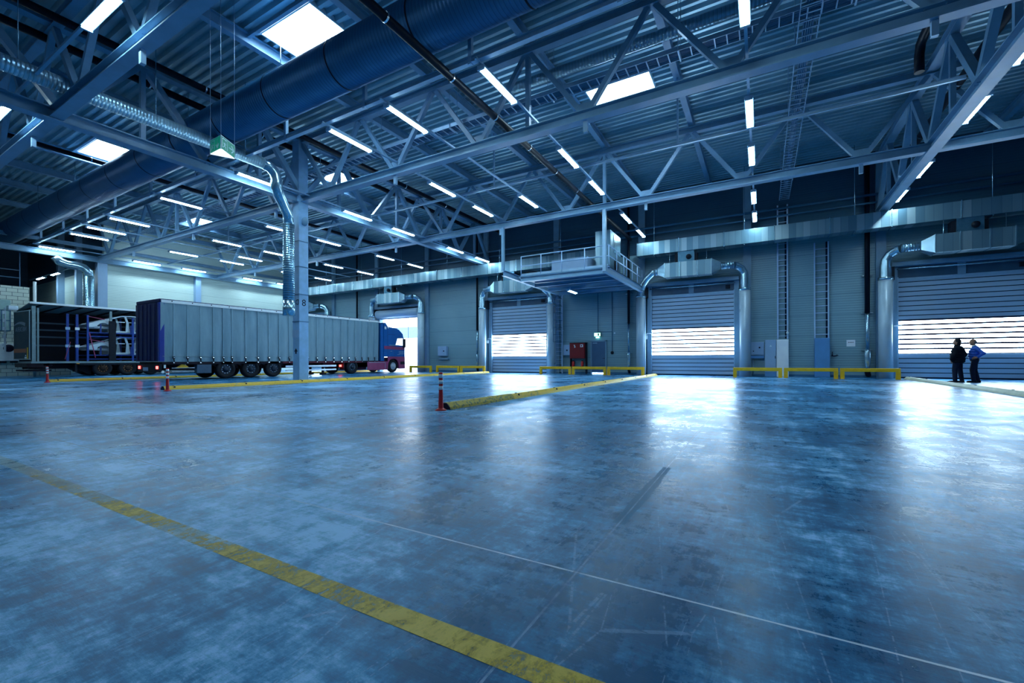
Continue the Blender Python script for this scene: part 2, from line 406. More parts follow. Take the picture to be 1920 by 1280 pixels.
b = B(); b.box(-46, -42.5, -2, 9.28, 0, 5.9); b.box(-43.2, -42.5, 9.28, 11.3, 0, 1.35); struct('wall_block', b, M['block'])
# small base trim along the back wall
b = B()
for i in range(0, len(xs), 2): b.box(xs[i], xs[i+1], D-.03, D, 0, .12)
struct('baseboard_back', b, M['steel_dark'])

# roof deck with skylight holes
SKY = [(-12.7,9.0), (-28.5,9.0), (-4.75,17.1), (-21.1,17.1), (-37.2,17.1)]
SW, SL = 1.2, .82
b = B(); bm = b.bm; per = .32; y = -14.0; segs = []
while y < D:
    segs += [(y, y+.11, 0, 0), (y+.11, y+.16, 0, .13), (y+.16, y+.27, .13, .13), (y+.27, y+.32, .13, 0)]; y += per
for (y0, y1, h0, h1) in segs:
    cuts = [(-60.3, 26.3)]
    for (sx, sy) in SKY:
        if y1 > sy-SL and y0 < sy+SL:
            nc = []
            for (p, q) in cuts:
                if p < sx-SW < q: nc += [(p, sx-SW), (sx+SW, q)]
                else: nc.append((p, q))
            cuts = nc
    for (p, q) in cuts:
        v = [bm.verts.new(t_) for t_ in ((p,y0,ZR+h0),(q,y0,ZR+h0),(q,y1,ZR+h1),(p,y1,ZR+h1))]; bm.faces.new(v)
struct('ceiling', b, M['deck'], recalc=False)
# skylights: upstand and dome
sk = ['above the big blue duct in the middle bay', 'above the big blue duct in the left bay', 'in the roof right of the hanging light rows', 'in the roof just right of the numbered column', 'in the roof deep in the left bay']
for i, (sx, sy) in enumerate(SKY):
    t = thing('skylight', 'square roof skylight full of daylight ' + sk[i], 'skylight', (sx, sy, ZR), 'roof skylights')
    b = B(); z0, z1 = ZR-.03, ZR+.55
    b.box(sx-SW-.05, sx-SW, sy-SL-.05, sy+SL+.05, z0, z1); b.box(sx+SW, sx+SW+.05, sy-SL-.05, sy+SL+.05, z0, z1)
    b.box(sx-SW, sx+SW, sy-SL-.05, sy-SL, z0, z1); b.box(sx-SW, sx+SW, sy+SL, sy+SL+.05, z0, z1)
    obj('upstand', b, M['white'], t)
    b = B(); b.box(sx-SW-.05, sx+SW+.05, sy-SL-.05, sy+SL+.05, z1, z1+.04); obj('dome', b, M['sky_pane'], t)
    for yy in (sy-SL-.2, sy+SL+.2): b = B(); b.box(sx-SW-.5, sx+SW+.5, yy-.05, yy+.05, ZR-.14, ZR-.03); obj('trimmer', b, M['steel'], t)

# ------------------------------------------------------------------ roof steelwork
XT = [-41.55, -18.2, 5.15]; YT = [4.5, 12.5, 20.4]; PAN = 3.892; ZC = 8.3; ZTOP = 10.95
bayname = ['left bay', 'middle bay', 'right bay']
def xtruss(x0, y, nm, n=6, nh=12):
    t = thing('roof_truss', nm, 'roof truss', (x0, y, ZC), 'trusses across the hall')
    x1 = x0 + n*PAN
    b = B(); b.hbeam((x0,y,ZC), (x1,y,ZC), .30, .30, .03); obj('lower_chord', b, M['steel'], t)
    b = B(); b.hbeam((x0,y,ZTOP), (x1,y,ZTOP), .24, .26, .03); obj('upper_chord', b, M['steel'], t)
    for k in range(n):
        xa = x0+k*PAN
        for (p, q) in (((xa+.1, ZTOP-.13), (xa+PAN/2-.12, ZC+.15)), ((xa+PAN/2+.12, ZC+.15), (xa+PAN-.1, ZTOP-.13))):
            b = B(); b.bar((p[0],y,p[1]), (q[0],y,q[1]), .15, .15, (0,1,0)); obj('diagonal', b, M['steel'], t)
        b = B(); b.prism([(xa+PAN/2-.32, ZC+.15), (xa+PAN/2+.32, ZC+.15), (xa+PAN/2+.2, ZC+.42), (xa+PAN/2-.2, ZC+.42)], 'y', y-.012, y+.012); obj('gusset', b, M['steel'], t)
        if k in (1, 3, 5):
            b = B(); b.box(xa+PAN/2-.06, xa+PAN/2+.06, y-.05, y+.05, ZC-.48, ZC-.15); obj('hanger_plate', b, M['rail'], t)
    b = B(); b.box(x0+n/2*PAN-.07, x0+n/2*PAN+.07, y-.07, y+.07, ZC+.15, ZTOP-.13); obj('vertical', b, M['steel'], t)
    return t
yn = ['nearest the camera', 'meeting the numbered column', 'between the column and the door wall']
t0 = None
for j, y in enumerate(YT):
    for i in range(3):
        n = 6
        if i == 2: n = 4
        lab = 'blue grey steel truss across the %s, %s' % (bayname[i], yn[j] if i < 2 else ('line ' + yn[j]))
        if n == 6 and t0 is not None:
            dup(t0, (XT[i]-XT[0], y-YT[0], 0), lab)
        else:
            t = xtruss(XT[i], y, lab, n)
            if n == 6: t0 = t
def ytruss(x, y0, y1, nm, web=True):
    t = thing('girder_truss', nm, 'girder truss', (x, y0, ZC), 'girder trusses running to the door wall')
    b = B(); b.hbeam((x,y0,ZC-.02), (x,y1,ZC-.02), .34, .36, .035); obj('lower_chord', b, M['steel'], t)
    b = B(); b.hbeam((x,y0,ZTOP+.1), (x,y1,ZTOP+.1), .30, .30, .03); obj('upper_chord', b, M['steel'], t)
    y = y0+.3; P_ = 3.96
    while web and y + P_ < y1+.5:
        ye = min(y+P_, y1)
        ym = (y+ye)/2
        b = B(); b.bar((x,y,ZC+.16), (x,ym-.1,ZTOP-.05), .2, .2, (1,0,0)); obj('diagonal', b, M['steel'], t)
        b = B(); b.bar((x,ym+.1,ZTOP-.05), (x,ye,ZC+.16), .2, .2, (1,0,0)); obj('diagonal', b, M['steel'], t)
        b = B(); b.box(x-.07,x+.07, ym-.07,ym+.07, ZC+.16, ZTOP-.05); obj('vertical', b, M['steel'], t)
        y += P_
    return t
ytruss(XT[1], -11.5, D-.3, 'heavy steel girder truss over the numbered column, running to the door wall')
ytruss(XT[2], -11.5, D-.3, 'heavy steel girder truss at the right, running to the door wall beside the lamps')
ytruss(XT[0], -11.5, D-.2, 'heavy steel girder truss along the pale left wall', False)
b = B(); b.hbeam((-41.75,-11.5,9.15), (-41.75,D-.1,9.15), .2, .24, .02); tag(obj('wall_beam', b, M['steel']), 'slim steel beam just above the girder along the pale left wall', 'beam')
# purlins
k = 0
for i in range(-6, 16):
    X = XT[1] + (i)*PAN
    if X > 13 or X < -41.8 or abs(X-XT[1]) < .1 or abs(X-XT[2]) < .1 or abs(X-XT[0]) < .2: continue
    b = B(); b.hbeam((X,-11.5,ZR-.2), (X,D-.05,ZR-.2), .22, .36, .025)
    side = i if i > 0 else -i
    tag(obj('purlin', b, M['steel']), 'steel purlin under the roof deck, %s to the %s of the column girder' % (ORD[side-1], 'right' if i > 0 else 'left'), 'purlin', 'purlins under the roof deck')
# column
cx, cy = -18.28, 12.5
t = thing('steel_column', 'square blue grey steel column marked 8 standing beside the yellow curb', 'column', (cx, cy, 0))
b = B(); b.box(cx-.235, cx+.235, cy-.235, cy+.235, 0, ZTOP); obj('shaft', b, M['steel_col'] if 'steel_col' in M else plain('column paint', (.23,.45,.70), .4), t, bevel=.015)
for z in (1.0+z_ for z_ in (1.72, 2.95, 4.2, 5.35)):
    b = B(); b.box(cx-.25, cx+.25, cy-.25, cy+.25, z, z+.035); obj('clamp_band', b, M['steel_dark'], t)
b = B(); text_into(b, '8', .42, basis((cx+.238, cy, 3.58), (0,1,0), (0,0,1))); obj('number', b, M['print'], t, 'dark number 8')
b = B(); text_into(b, 'D', .34, basis((cx+.10, cy-.238, 3.6), (1,0,0), (0,0,1)), mirror=True); obj('letter', b, M['print'], t, 'dark letter on the shaded face')
b = B(); b.box(cx-.24, cx+.02, cy-.245, cy-.236, 2.02, 2.36); b.box(cx+.03, cx+.20, cy-.245, cy-.236, 2.02, 2.36); obj('notice', b, M['cabinet'], t, 'two small pale notices')
b = B(); b.prism([(cx-.12,1.38),(cx,1.54),(cx+.12,1.38),(cx+.05,1.38),(cx+.05,1.28),(cx-.05,1.28),(cx-.05,1.38)], 'y', cy-.242, cy-.236); obj('arrow', b, M['print'], t, 'dark arrow marking')
b = B(); b.lathe([(.02,-.03),(.17,-.03),(.2,.05),(.13,.12),(.02,.14)], (cx+.38, cy-.06, 7.25), 16, 'y'); b.box(cx+.2, cx+.38, cy-.06, cy+.0, 7.2, 7.3); obj('loudspeaker', b, M['steel'], t)

# columns on the walls
for i in range(9):
    X = 5.25 - 5.95*i
    if min(abs(X-c) for c in DOORS) < 2.3: continue
    b = B(); b.box(X-.2, X+.2, D-.16, D, 0, ZR); s = tag(obj('wall_column', b, M['frame']), 'flat pale steel column on the door wall, %s from the right' % ORD[i], 'column', 'columns on the door wall')
for n_, (X, Y, lab) in enumerate([(-41.78, 12.72, 'broad pale corner column where the left wall begins, behind the trailers'), (-41.85, 19.0, 'pale column midway along the left wall'), (-50.5, 12.8, 'pale column in the dark left recess'), (-46.6, 12.85, 'pale column beside the recess corner')]):
    w_ = .27 if n_ == 0 else .2
    b = B(); b.box(X-w_, X+w_, Y-w_, Y+w_, 0, 8.08 if X > -43 else ZR); tag(obj('wall_column', b, M['cabinet']), lab, 'column', 'columns on the left walls')
b = B(); b.tube([(-40.6,9.1,0), (-40.6,9.1,6.1)], .08, 10)
tag(obj('steel_post', b, M['white']), 'slim white steel post standing behind the open trailer', 'post')

# ------------------------------------------------------------------ lamps
def fixture(loc, axis='y', lab='', group='lamps hanging under the roof'):
    t = thing('ceiling_lamp', lab, 'lamp', loc, group)
    L = 1.75; x, y, z = loc
    def bx(b_, w, l0, l1, z0, z1):
        if axis == 'y': b_.box(x-w, x+w, y+l0, y+l1, z+z0, z+z1)
        else: b_.box(x+l0, x+l1, y-w, y+w, z+z0, z+z1)
    b = B(); bx(b, .115, 0, L, 0, .055); bx(b, .05, .2, L-.2, .055, .09); obj('housing', b, M['rail'], t, bevel=.01)
    b = B(); bx(b, .08, .03, L-.03, -.045, 0)
    for v in b.bm.verts:
        if v.co.z < z-.02:
            if axis == 'y': v.co.x = x+(v.co.x-x)*.6
            else: v.co.y = y+(v.co.y-y)*.6
    obj('diffuser', b, M['tube'], t, bevel=.02)
    for e_ in (0, L): b = B(); bx(b, .1, e_-.03, e_+.03, -.052, .06); obj('end_cap', b, M['rail'], t)
    return t
ZL = 8.5
Y5 = [9.35, 14.3, 17.5, 22.3, 25.5]
ROWS = [(-.3, Y5, 'in the row left of the dangling cable ladder'), (-6.25, Y5, 'in the row above the platform corner'), (-9.6, [9.35,17.5], 'in the short row right of the black pipe bend'),
        (-12.2, [9.35,14.3,17.5], 'in the row ending short of the platform'), (-17.6, Y5, 'in the row beside the column girder'), (-24.0, Y5, 'in the first row left of the column'),
        (-29.7, Y5, 'in the second row left of the column'), (-32.8, [9.35,17.5], 'in the short row over the parked trailers'), (-35.3, Y5, 'in the third full row left of the column'),
        (-41.0, Y5, 'in the row along the pale left wall'), (5.62, [6.2,14.3,17.5,22.3,25.5], 'in the row beside the right girder')]
dist = {0:'first from the camera', 1:'second from the camera', 2:'third from the camera', 3:'fourth from the camera', 4:'fifth from the camera'}
base = None
for (X, ys, lab) in ROWS:
    zz = ZL if X != -17.6 else 8.25
    for k, yy in enumerate(ys):
        l = 'long fluorescent lamp ' + lab + ', ' + (dist[k] if len(ys) == 5 else ORD[k]+' of %d' % len(ys))
        if base is None: base = fixture((X,yy,zz), 'y', l); bl = Vector((X,yy,zz))
        else: dup(base, Vector((X,yy,zz))-bl, l)
    y1 = {-9.6: 20.4, -12.2: 20.4}.get(X, 27.4)
    b = B(); b.box(X-.035, X+.035, 9.1 if X != 5.62 else 3, y1, zz+.09, zz+.15)
    tag(obj('lamp_rail', b, M['rail']), 'thin steel rail carrying the lamps ' + lab, 'rail', 'rails carrying the lamps')
basex = None
for k, X in enumerate([-20.7, -13.2, -5.4, 2.6]):  # right two hang out of view, added to light the foreground
    l = 'fluorescent lamp on the crosswise rail close to the camera, %s from left' % ORD[k]
    if basex is None: basex = fixture((X, 3.78, 8.5), 'x', l, 'lamps on the crosswise rail'); bl2 = Vector((X,3.78,8.5))
    else: dup(basex, Vector((X,3.78,8.5))-bl2, l)
b = B(); b.box(-41, 5, 3.745, 3.815, 8.59, 8.65); tag(obj('lamp_rail', b, M['rail']), 'thin crosswise rail carrying the lamps closest to the camera', 'rail', 'rails carrying the lamps')
for k, X in enumerate([-27, -21.6, -11, -3, 6.6]):  # unseen row added behind the camera to light the foreground
    dup(basex, Vector((X, -4.2, 8.5))-bl2, 'added unseen lamp behind the camera to light the foreground, %s from left' % ORD[k], 'added lamps behind the camera')
for X in (-24.0,-29.7,-35.3,-41.0):  # unseen lamps added off to the left to light the block wall
    dup(base, Vector((X,1.2,ZL))-bl, 'added unseen lamp to light the block wall, extending a lamp row %.0f metres to the left' % -X)
for k, X in enumerate([-51.0, -47.6]):
    dup(basex, Vector((X, 11.6, 7.63))-bl2, ['small lamp in the dark left recess, the farther left one', 'small lamp in the dark left recess, the one nearer the zinc pipe'][k], 'lamps in the left recess')
b = B(); b.box(-53, -42.5, 11.57, 11.63, 7.72, 7.78); tag(obj('lamp_rail', b, M['rail']), 'thin rail carrying the two lamps in the left recess', 'rail')
# crosswise carrier channel with hangers
t = thing('carrier_channel', 'long crosswise steel channel with hanger posts where the lamp rails begin', 'channel', (-18, 9.25, 8.65))
b = B(); b.hbeam((-41.3,9.25,8.7), (4.9,9.25,8.7), .14, .16, .012); obj('channel', b, M['rail'], t)
for X in (-2.6,-6.5,-10.4,-14.3,-20.4,-24.6,-28.6,-32.3,-36,-40): b = B(); b.box(X-.055,X+.055,9.2,9.3,8.6,ZR-.38); obj('hanger', b, M['rail'], t)
t = thing('carrier_channel', 'second crosswise steel channel carrying lamp rails farther from the camera', 'channel', (-18, 16.6, 8.65))
b = B(); b.hbeam((-41.3,16.6,8.72), (4.9,16.6,8.72), .08, .10, .012); obj('channel', b, M['rail'], t)
for X in (-2.6,-10.4,-24.6,-32.3): b = B(); b.box(X-.03,X+.03,16.57,16.63,8.7,ZR-.38); obj('hanger', b, M['rail'], t)

# ------------------------------------------------------------------ big spiral duct
t = thing('ventilation_duct', 'huge dark blue spiral duct crossing the hall under the roof', 'duct', (-20, 8.55, 9.55))
b = B(); b.tube([(-58,8.55,9.55), (4.9,8.55,9.55)], .66, 40); obj('duct_body', b, M['big_duct'], t)
X = -40.5
while X < 4: b = B(); b.tube([(X,8.55,9.55), (X+.05,8.55,9.55)], .672, 40, False); obj('joint_ring', b, M['black'], t); X += 3.0
for X in (-37.5,-31.5,-25.5,-19.5,-13.5,-7.5,-1.5): b = B(); b.tube([(X,8.55,10.2), (X,8.55,ZR)], .012, 6); obj('hanger_rod', b, M['zinc'], t)
# smaller spiral duct down to the column
t = thing('spiral_duct', 'shiny zinc spiral duct running under the roof and bending down at the column', 'duct', (-18.05, 11.72, 2.95))
b = B(); b.tube([(-16.95,-8,8.67), (-16.85,9.95,8.67)], .215, 24); obj('horizontal_run', b, M['spiral_y'], t)
b = B(); pts = [(-16.85,9.93,8.67),(-16.85,10.2,8.64),(-16.85,10.42,8.45),(-16.87,10.5,8.2),(-16.87,10.5,7.95),(-17.0,10.65,7.78),(-17.5,11.2,7.55),(-17.85,11.6,7.38),(-17.98,11.73,7.15),(-18.0,11.75,6.9)]
b.tube(pts, .215, 24); obj('elbow', b, M['zinc'], t)
b = B(); b.tube([(-18.0,11.75,6.95), (-18.0,11.75,3.6)], .24, 24); obj('drop_pipe', b, M['spiral_z'], t)
b = B(); b.tube([(-18.0,11.75,3.6), (-18.0,11.75,2.95)], .25, 24); obj('end_sleeve', b, M['zinc'], t)
for y in (0.5,3.5,6.5,9.3): b = B(); b.tube([(-16.9,y,8.88),(-16.9,y,ZR)], .012, 6); obj('hanger_rod', b, M['zinc'], t)
# cross duct
b = B(); b.tube([(-7.5,12.9,10.2), (8,12.9,10.2)], .16, 20); tag(obj('branch_duct', b, M['spiral_x']), 'slim zinc spiral duct crossing above the orange cable tray', 'duct')
# left recess pipe
t = thing('spiral_duct', 'thick zinc spiral pipe standing against the pale corner column behind the trailer', 'duct', (-41.1, 11.85, 0))
b = B(); b.tube([(-41.1,11.85,0), (-41.1,11.85,6.9)], .3, 24); obj('upright_pipe', b, M['spiral_z'], t)
b = B(); b.tube([(-41.1,11.85,6.9),(-41.1,11.8,7.25),(-41.2,11.6,7.5),(-41.3,11.25,7.6),(-41.35,10.8,7.62),(-41.4,10.45,7.75),(-41.4,10.25,8.05)], .28, 24); obj('elbow', b, M['zinc'], t)
# black sprinkler mains
def bpipe(pts, r, lab, n, cl=()):
    t = thing('black_pipe', lab, 'pipe', pts[0], 'black pipes under the roof')
    b = B(); b.tube(pts, r, 16); obj('pipe', b, M['black_pipe'], t)
    for y in cl: b = B(); p = pts[0]; b.tube([(p[0],y,p[2]), (p[0],y+.05,p[2])], r*1.13, 16, False); obj('coupling', b, M['clamp'], t)
    return t
bpipe([(-7.25,-6,8.62),(-7.25,D-.6,8.62)], .105, 'thick black pipe passing under the big duct towards the platform', 0, [4.1,4.75,7.0,9.4,11.6,13.9,16.2,18.5,20.8,23.1])
bpipe([(-17.1,-6,10.6),(-17.1,D-.6,10.6)], .11, 'high black pipe just right of the column girder', 0, [1.5,5.0,8.0,11,14.5,18,21.5,25])
bpipe([(-18.75,-6,10.75),(-18.75,D-.6,10.75)], .12, 'high black pipe just left of the column girder', 0, [3,7,11,15,19,23])
bpipe([(5.75,-6,10.2),(5.75,D-.6,10.2)], .13, 'high black pipe beside the right girder', 0, [6,12.5,16,20,24])
bpipe([(4.05,0,10.2),(4.05,16.6,10.2),(4.05,16.95,10.15),(4.05,17.1,9.9),(4.05,17.1,9.4)], .12, 'black pipe with a downward bend left of the right girder', 0, [4,9,13.5,16])
bpipe([(-27.5,-4,10.5),(-27.5,D-.6,10.5)], .1, 'high black pipe over the left bay above the parked trailers', 0, [8,16,24])
# wall pipes
for z, r, lab in ((9.25,.07,'upper'), (8.85,.05,'lower')):
    b = B(); b.tube([(-41,D-.35,z), (20,D-.35,z)], r, 12); tag(obj('wall_pipe', b, M['steel_dark']), 'long thin %s pipe along the door wall above the main duct' % lab, 'pipe', 'pipes along the door wall')

# ------------------------------------------------------------------ cable trays
def ladder_mesh(x0, x1, y0, y1, z0, z1, axis, w, pitch, rr=.018, rh=.09):
    b = B()
    if axis == 'x':
        for s in (-1, 1): b.box(x0, x1, y0+s*w/2-rr/2, y0+s*w/2+rr/2, z0, z0+rh)
        n = int((x1-x0)/pitch)
        for i in range(n+1): b.box(x0+i*pitch, x0+i*pitch+.03, y0-w/2, y0+w/2, z0+.005, z0+.03)
    elif axis == 'y':
        for s in (-1, 1): b.box(x0+s*w/2-rr/2, x0+s*w/2+rr/2, y0, y1, z0, z0+rh)
        n = int((y1-y0)/pitch)
        for i in range(n+1): b.box(x0-w/2, x0+w/2, y0+i*pitch, y0+i*pitch+.03, z0+.005, z0+.03)
    else:
        for s in (-1, 1): b.box(x0+s*w/2-rr, x0+s*w/2+rr, y0-.04, y0+.04, z0, z1)
        n = int((z1-z0)/pitch)
        for i in range(n): b.box(x0-w/2, x0+w/2, y0-.015, y0+.015, z0+(i+.5)*pitch, z0+(i+.5)*pitch+.03)
    return b
t = thing('cable_tray', 'long crosswise cable ladder tray with orange and grey cables under the roof', 'cable tray', (-16, 13.1, 9.6))
obj('ladder_frame', ladder_mesh(-41, 12, 13.1, 0, 9.6, 0, 'x', .42, .3, .018, .13), M['rail'], t)
b = B()
for j in range(7):
    oy = 13.1-.15+j*.05; pts = [(-41+i*1.5, oy+random.uniform(-.012,.012), 9.65+random.uniform(0,.015)) for i in range(36)]
    b.tube(pts, .018, 6)
obj('grey_cables', b, M['steel_dark'], t)
b = B()
for j in range(3):
    pts = [(-9.6+i*1.2, 12.93+j*.05+random.uniform(-.02,.02), 9.69+random.uniform(0,.02)) for i in range(19)]
    b.tube(pts, .02, 6)
obj('orange_cables', b, M['orange_cable'], t)
for X in range(-38, 12, 4):
    b = B(); b.tube([(X,12.86,9.6),(X,12.86,ZR)], .01, 6); b.tube([(X,13.34,9.6),(X,13.34,ZR)], .01, 6); b.box(X-.02,X+.02,12.84,13.36,9.57,9.6); obj('hanger_bracket', b, M['rail'], t)
t = thing('cable_ladder', 'cable ladder running lengthwise under the roof to the door wall', 'cable ladder', (1.08, 20, 9.6))
obj('ladder_frame', ladder_mesh(1.08, 0, 12.2, 27.9, 9.6, 0, 'y', .45, .3), M['rail'], t)
b = B(); pts = [(1.12,12.4,9.9),(1.15,12.8,9.85),(1.17,13.4,9.66),(1.17,16,9.66),(1.1,22,9.66),(1.1,27.8,9.66)]; b.tube(pts, .03, 6)
for j in range(4): b.tube([(1.0+j*.05,12.6,9.65),(1.0+j*.05,27.9,9.65)], .016, 6)
obj('cables', b, M['steel_dark'], t)
for y in (14.5,18,21.5,25): b = B(); b.tube([(.83,y,9.6),(.83,y,ZR)], .01, 6); b.tube([(1.33,y,9.6),(1.33,y,ZR)], .01, 6); obj('hanger_bracket', b, M['rail'], t)
t = thing('cable_ladder', 'upright zinc cable ladder on the door wall rising from the white cabinet', 'cable ladder', (1.02, D-.1, 2.1))
obj('ladder_frame', ladder_mesh(1.02, 0, D-.1, 0, 2.08, 9.5, 'z', .46, .3, .035), M['ladder'], t)
b = B(); b.tube([(1.16,D-.06,2.1),(1.16,D-.06,9.4)], .035, 8); obj('cable', b, M['print'], t)
b = B(); b.lathe([(.02,-.1),(.06,-.08),(.07,0),(.02,.03)], (1.24,D-.2,2.45), 12, 'z'); obj('beacon', b, M['white'], t)
t = thing('cable_ladder', 'upright zinc cable ladder on the door wall above the blue cabinet', 'cable ladder', (2.78, D-.1, 2.1))
obj('ladder_frame', ladder_mesh(2.78, 0, D-.1, 0, 2.08, 7.2, 'z', .6, .38, .03), M['ladder'], t)
b = B(); b.tube([(3.02,D-.06,2.1),(3.02,D-.06,7.2)], .05, 8); obj('cable', b, M['print'], t)

# ------------------------------------------------------------------ main rectangular duct on the wall
def rect_duct(x0, x1, lab):
    t = thing('supply_duct', lab, 'duct', ((x0+x1)/2, 27.35, 7.25), 'galvanised supply ducts along the door wall')
    b = B(); b.box(x0, x1, 27.0, 27.75, 7.28, 8.05); obj('duct_body', b, M['galv'], t, bevel=.01)
    X = x0
    while X < x1: b = B(); b.box(X-.02, X+.02, 26.97, 27.78, 7.25, 8.08); obj('flange', b, M['zinc'], t); X += 2.4
    X = x0+1
    while X < x1: b = B(); b.tube([(X,27.05,7.25),(X,27.05,ZR)], .014, 6); b.box(X-.02,X+.02,27.0,27.8,7.22,7.28); obj('hanger_rod', b, M['zinc'], t); X += 4.8
rect_duct(-6.6, 14, 'long galvanised duct along the door wall, right of the platform')
rect_duct(-41.5, -9.2, 'long galvanised duct along the door wall, left of the platform')

# ------------------------------------------------------------------ dock doors and air curtains
def dock_door(i, c, opened):
    t = bpy.data.objects.new('door_%d' % i, None); COL.objects.link(t); t.location = (c, D, 0); t['kind'] = 'structure'
    x0, x1 = c-2.38, c+2.38; ys = D-.02
    # guides
    for s, nm in ((-1,'guide_rail'), (1,'guide_rail')):
        b = B(); xx = c+s*2.46
        b.box(xx-.13, xx+.13, D-.22, D+.02, 0, 5.68); obj(nm, b, M['frame'], t, bevel=.01)
        b = B(); b.box(xx-s*.13-.02, xx-s*.13+.02, D-.26, D-.24, 0, 5.0); obj('guide_edge', b, M['rail'], t)
    b = B(); b.box(c-2.6, c+2.6, D-.42, D-.02, 5.52, 5.74); obj('header_beam', b, M['frame'], t, bevel=.02)
    b = B(); b.tube([(c-2.4,D-.38,5.38),(c+2.4,D-.38,5.38)], .035, 12); obj('header_tube', b, M['zinc'], t)
    b = B(); b.box(c-2.35, c+2.35, D-.1, D-.04, 4.95, 5.52); obj('transom', b, M['dark_panel'], t)
    b = B(); b.box(c-.14, c+.14, D-.14, D-.1, 4.95, 5.52); obj('transom_post', b, M['frame'], t)
    b = B(); b.box(c-2.72, c-2.52, D-.6, D-.2, 4.85, 5.5); obj('gear_box', b, M['black'], t)
    b = B(); b.box(c+1.88, c+2.12, D-.2, D-.1, 5.1, 5.3); obj('control_box', b, M['black'], t)
    b = B(); b.tube([(c-2.62,D-.3,2.4),(c-2.62,D-.3,2.6),(c-2.2,D-.3,2.6)], .03, 8); b.box(c-2.72,c-2.58,D-.36,D-.22,2.25,2.45); obj('sensor', b, M['white'], t)
    if not opened:
        p = .236; z = .06; k = 0; lo = B(); up = B(); win = B(); gap = B()
        z0 = .07
        edges = []
        z = 1.22
        while z > .1: edges.append((z-p, z, 'o')); z -= p
        z = 1.22
        for q in range(7): edges.append((z, z+p, 'w')); z += p
        while z < 4.85: edges.append((z, z+p, 'o')); z += p
        for (a0, a1, kd) in edges:
            a0 = max(a0, .05)
            bb = win if kd == 'w' else (lo if a1 < 1.5 else up)
            g_ = .042 if kd == 'w' else .019
            bb.box(x0, x1, ys-.05, ys, a0+g_, a1-g_)
            gap.box(x0, x1, ys-(.06 if kd == 'w' else .035), ys-.01, a1-g_, a1+g_)
        gap.box(x0, x1, ys-.06, ys+.02, .0, .07)
        obj('window_slats', win, M['pane'], t, 'bright translucent slats with daylight behind', bevel=.006)
        obj('lower_slats', lo, M['slat'], t, bevel=.008); obj('upper_slats', up, M['slat'], t, bevel=.008); obj('slat_seals', gap, M['print'], t)
        b = B(); b.box(x0, x1, ys-.09, ys+.03, 4.84, 4.97); obj('top_rail', b, M['rail'], t)
    else:
        b = B(); b.lathe([(.02,-2.4),(.36,-2.4),(.36,2.4),(.02,2.4)], (c, D-.42, 5.05), 24, 'x'); obj('curtain_roll', b, M['slat'], t)
        b = B(); b.box(x0, x1, D-.1, D-.02, 4.62, 4.80); obj('curtain_end', b, M['rail'], t)
        b = B(); b.tube([(c+1.35,D-.5,4.6),(c+1.35,D-.5,2.6)], .018, 6); obj('pull_cord', b, M['print'], t)
    return t
a = N('grey shutter slat'); P, x = a.pos(); f = a.noise(P, 1.2, 3, .5, sc=(.3,1,3))
a.set(col=a.ramp(f, [(.3,(.36,.50,.66)), (.7,(.43,.57,.74))]), rough=.34, met=.1); M['slat'] = a.m
for i, c in enumerate(DOORS): dock_door(i+1, c, i == 1)

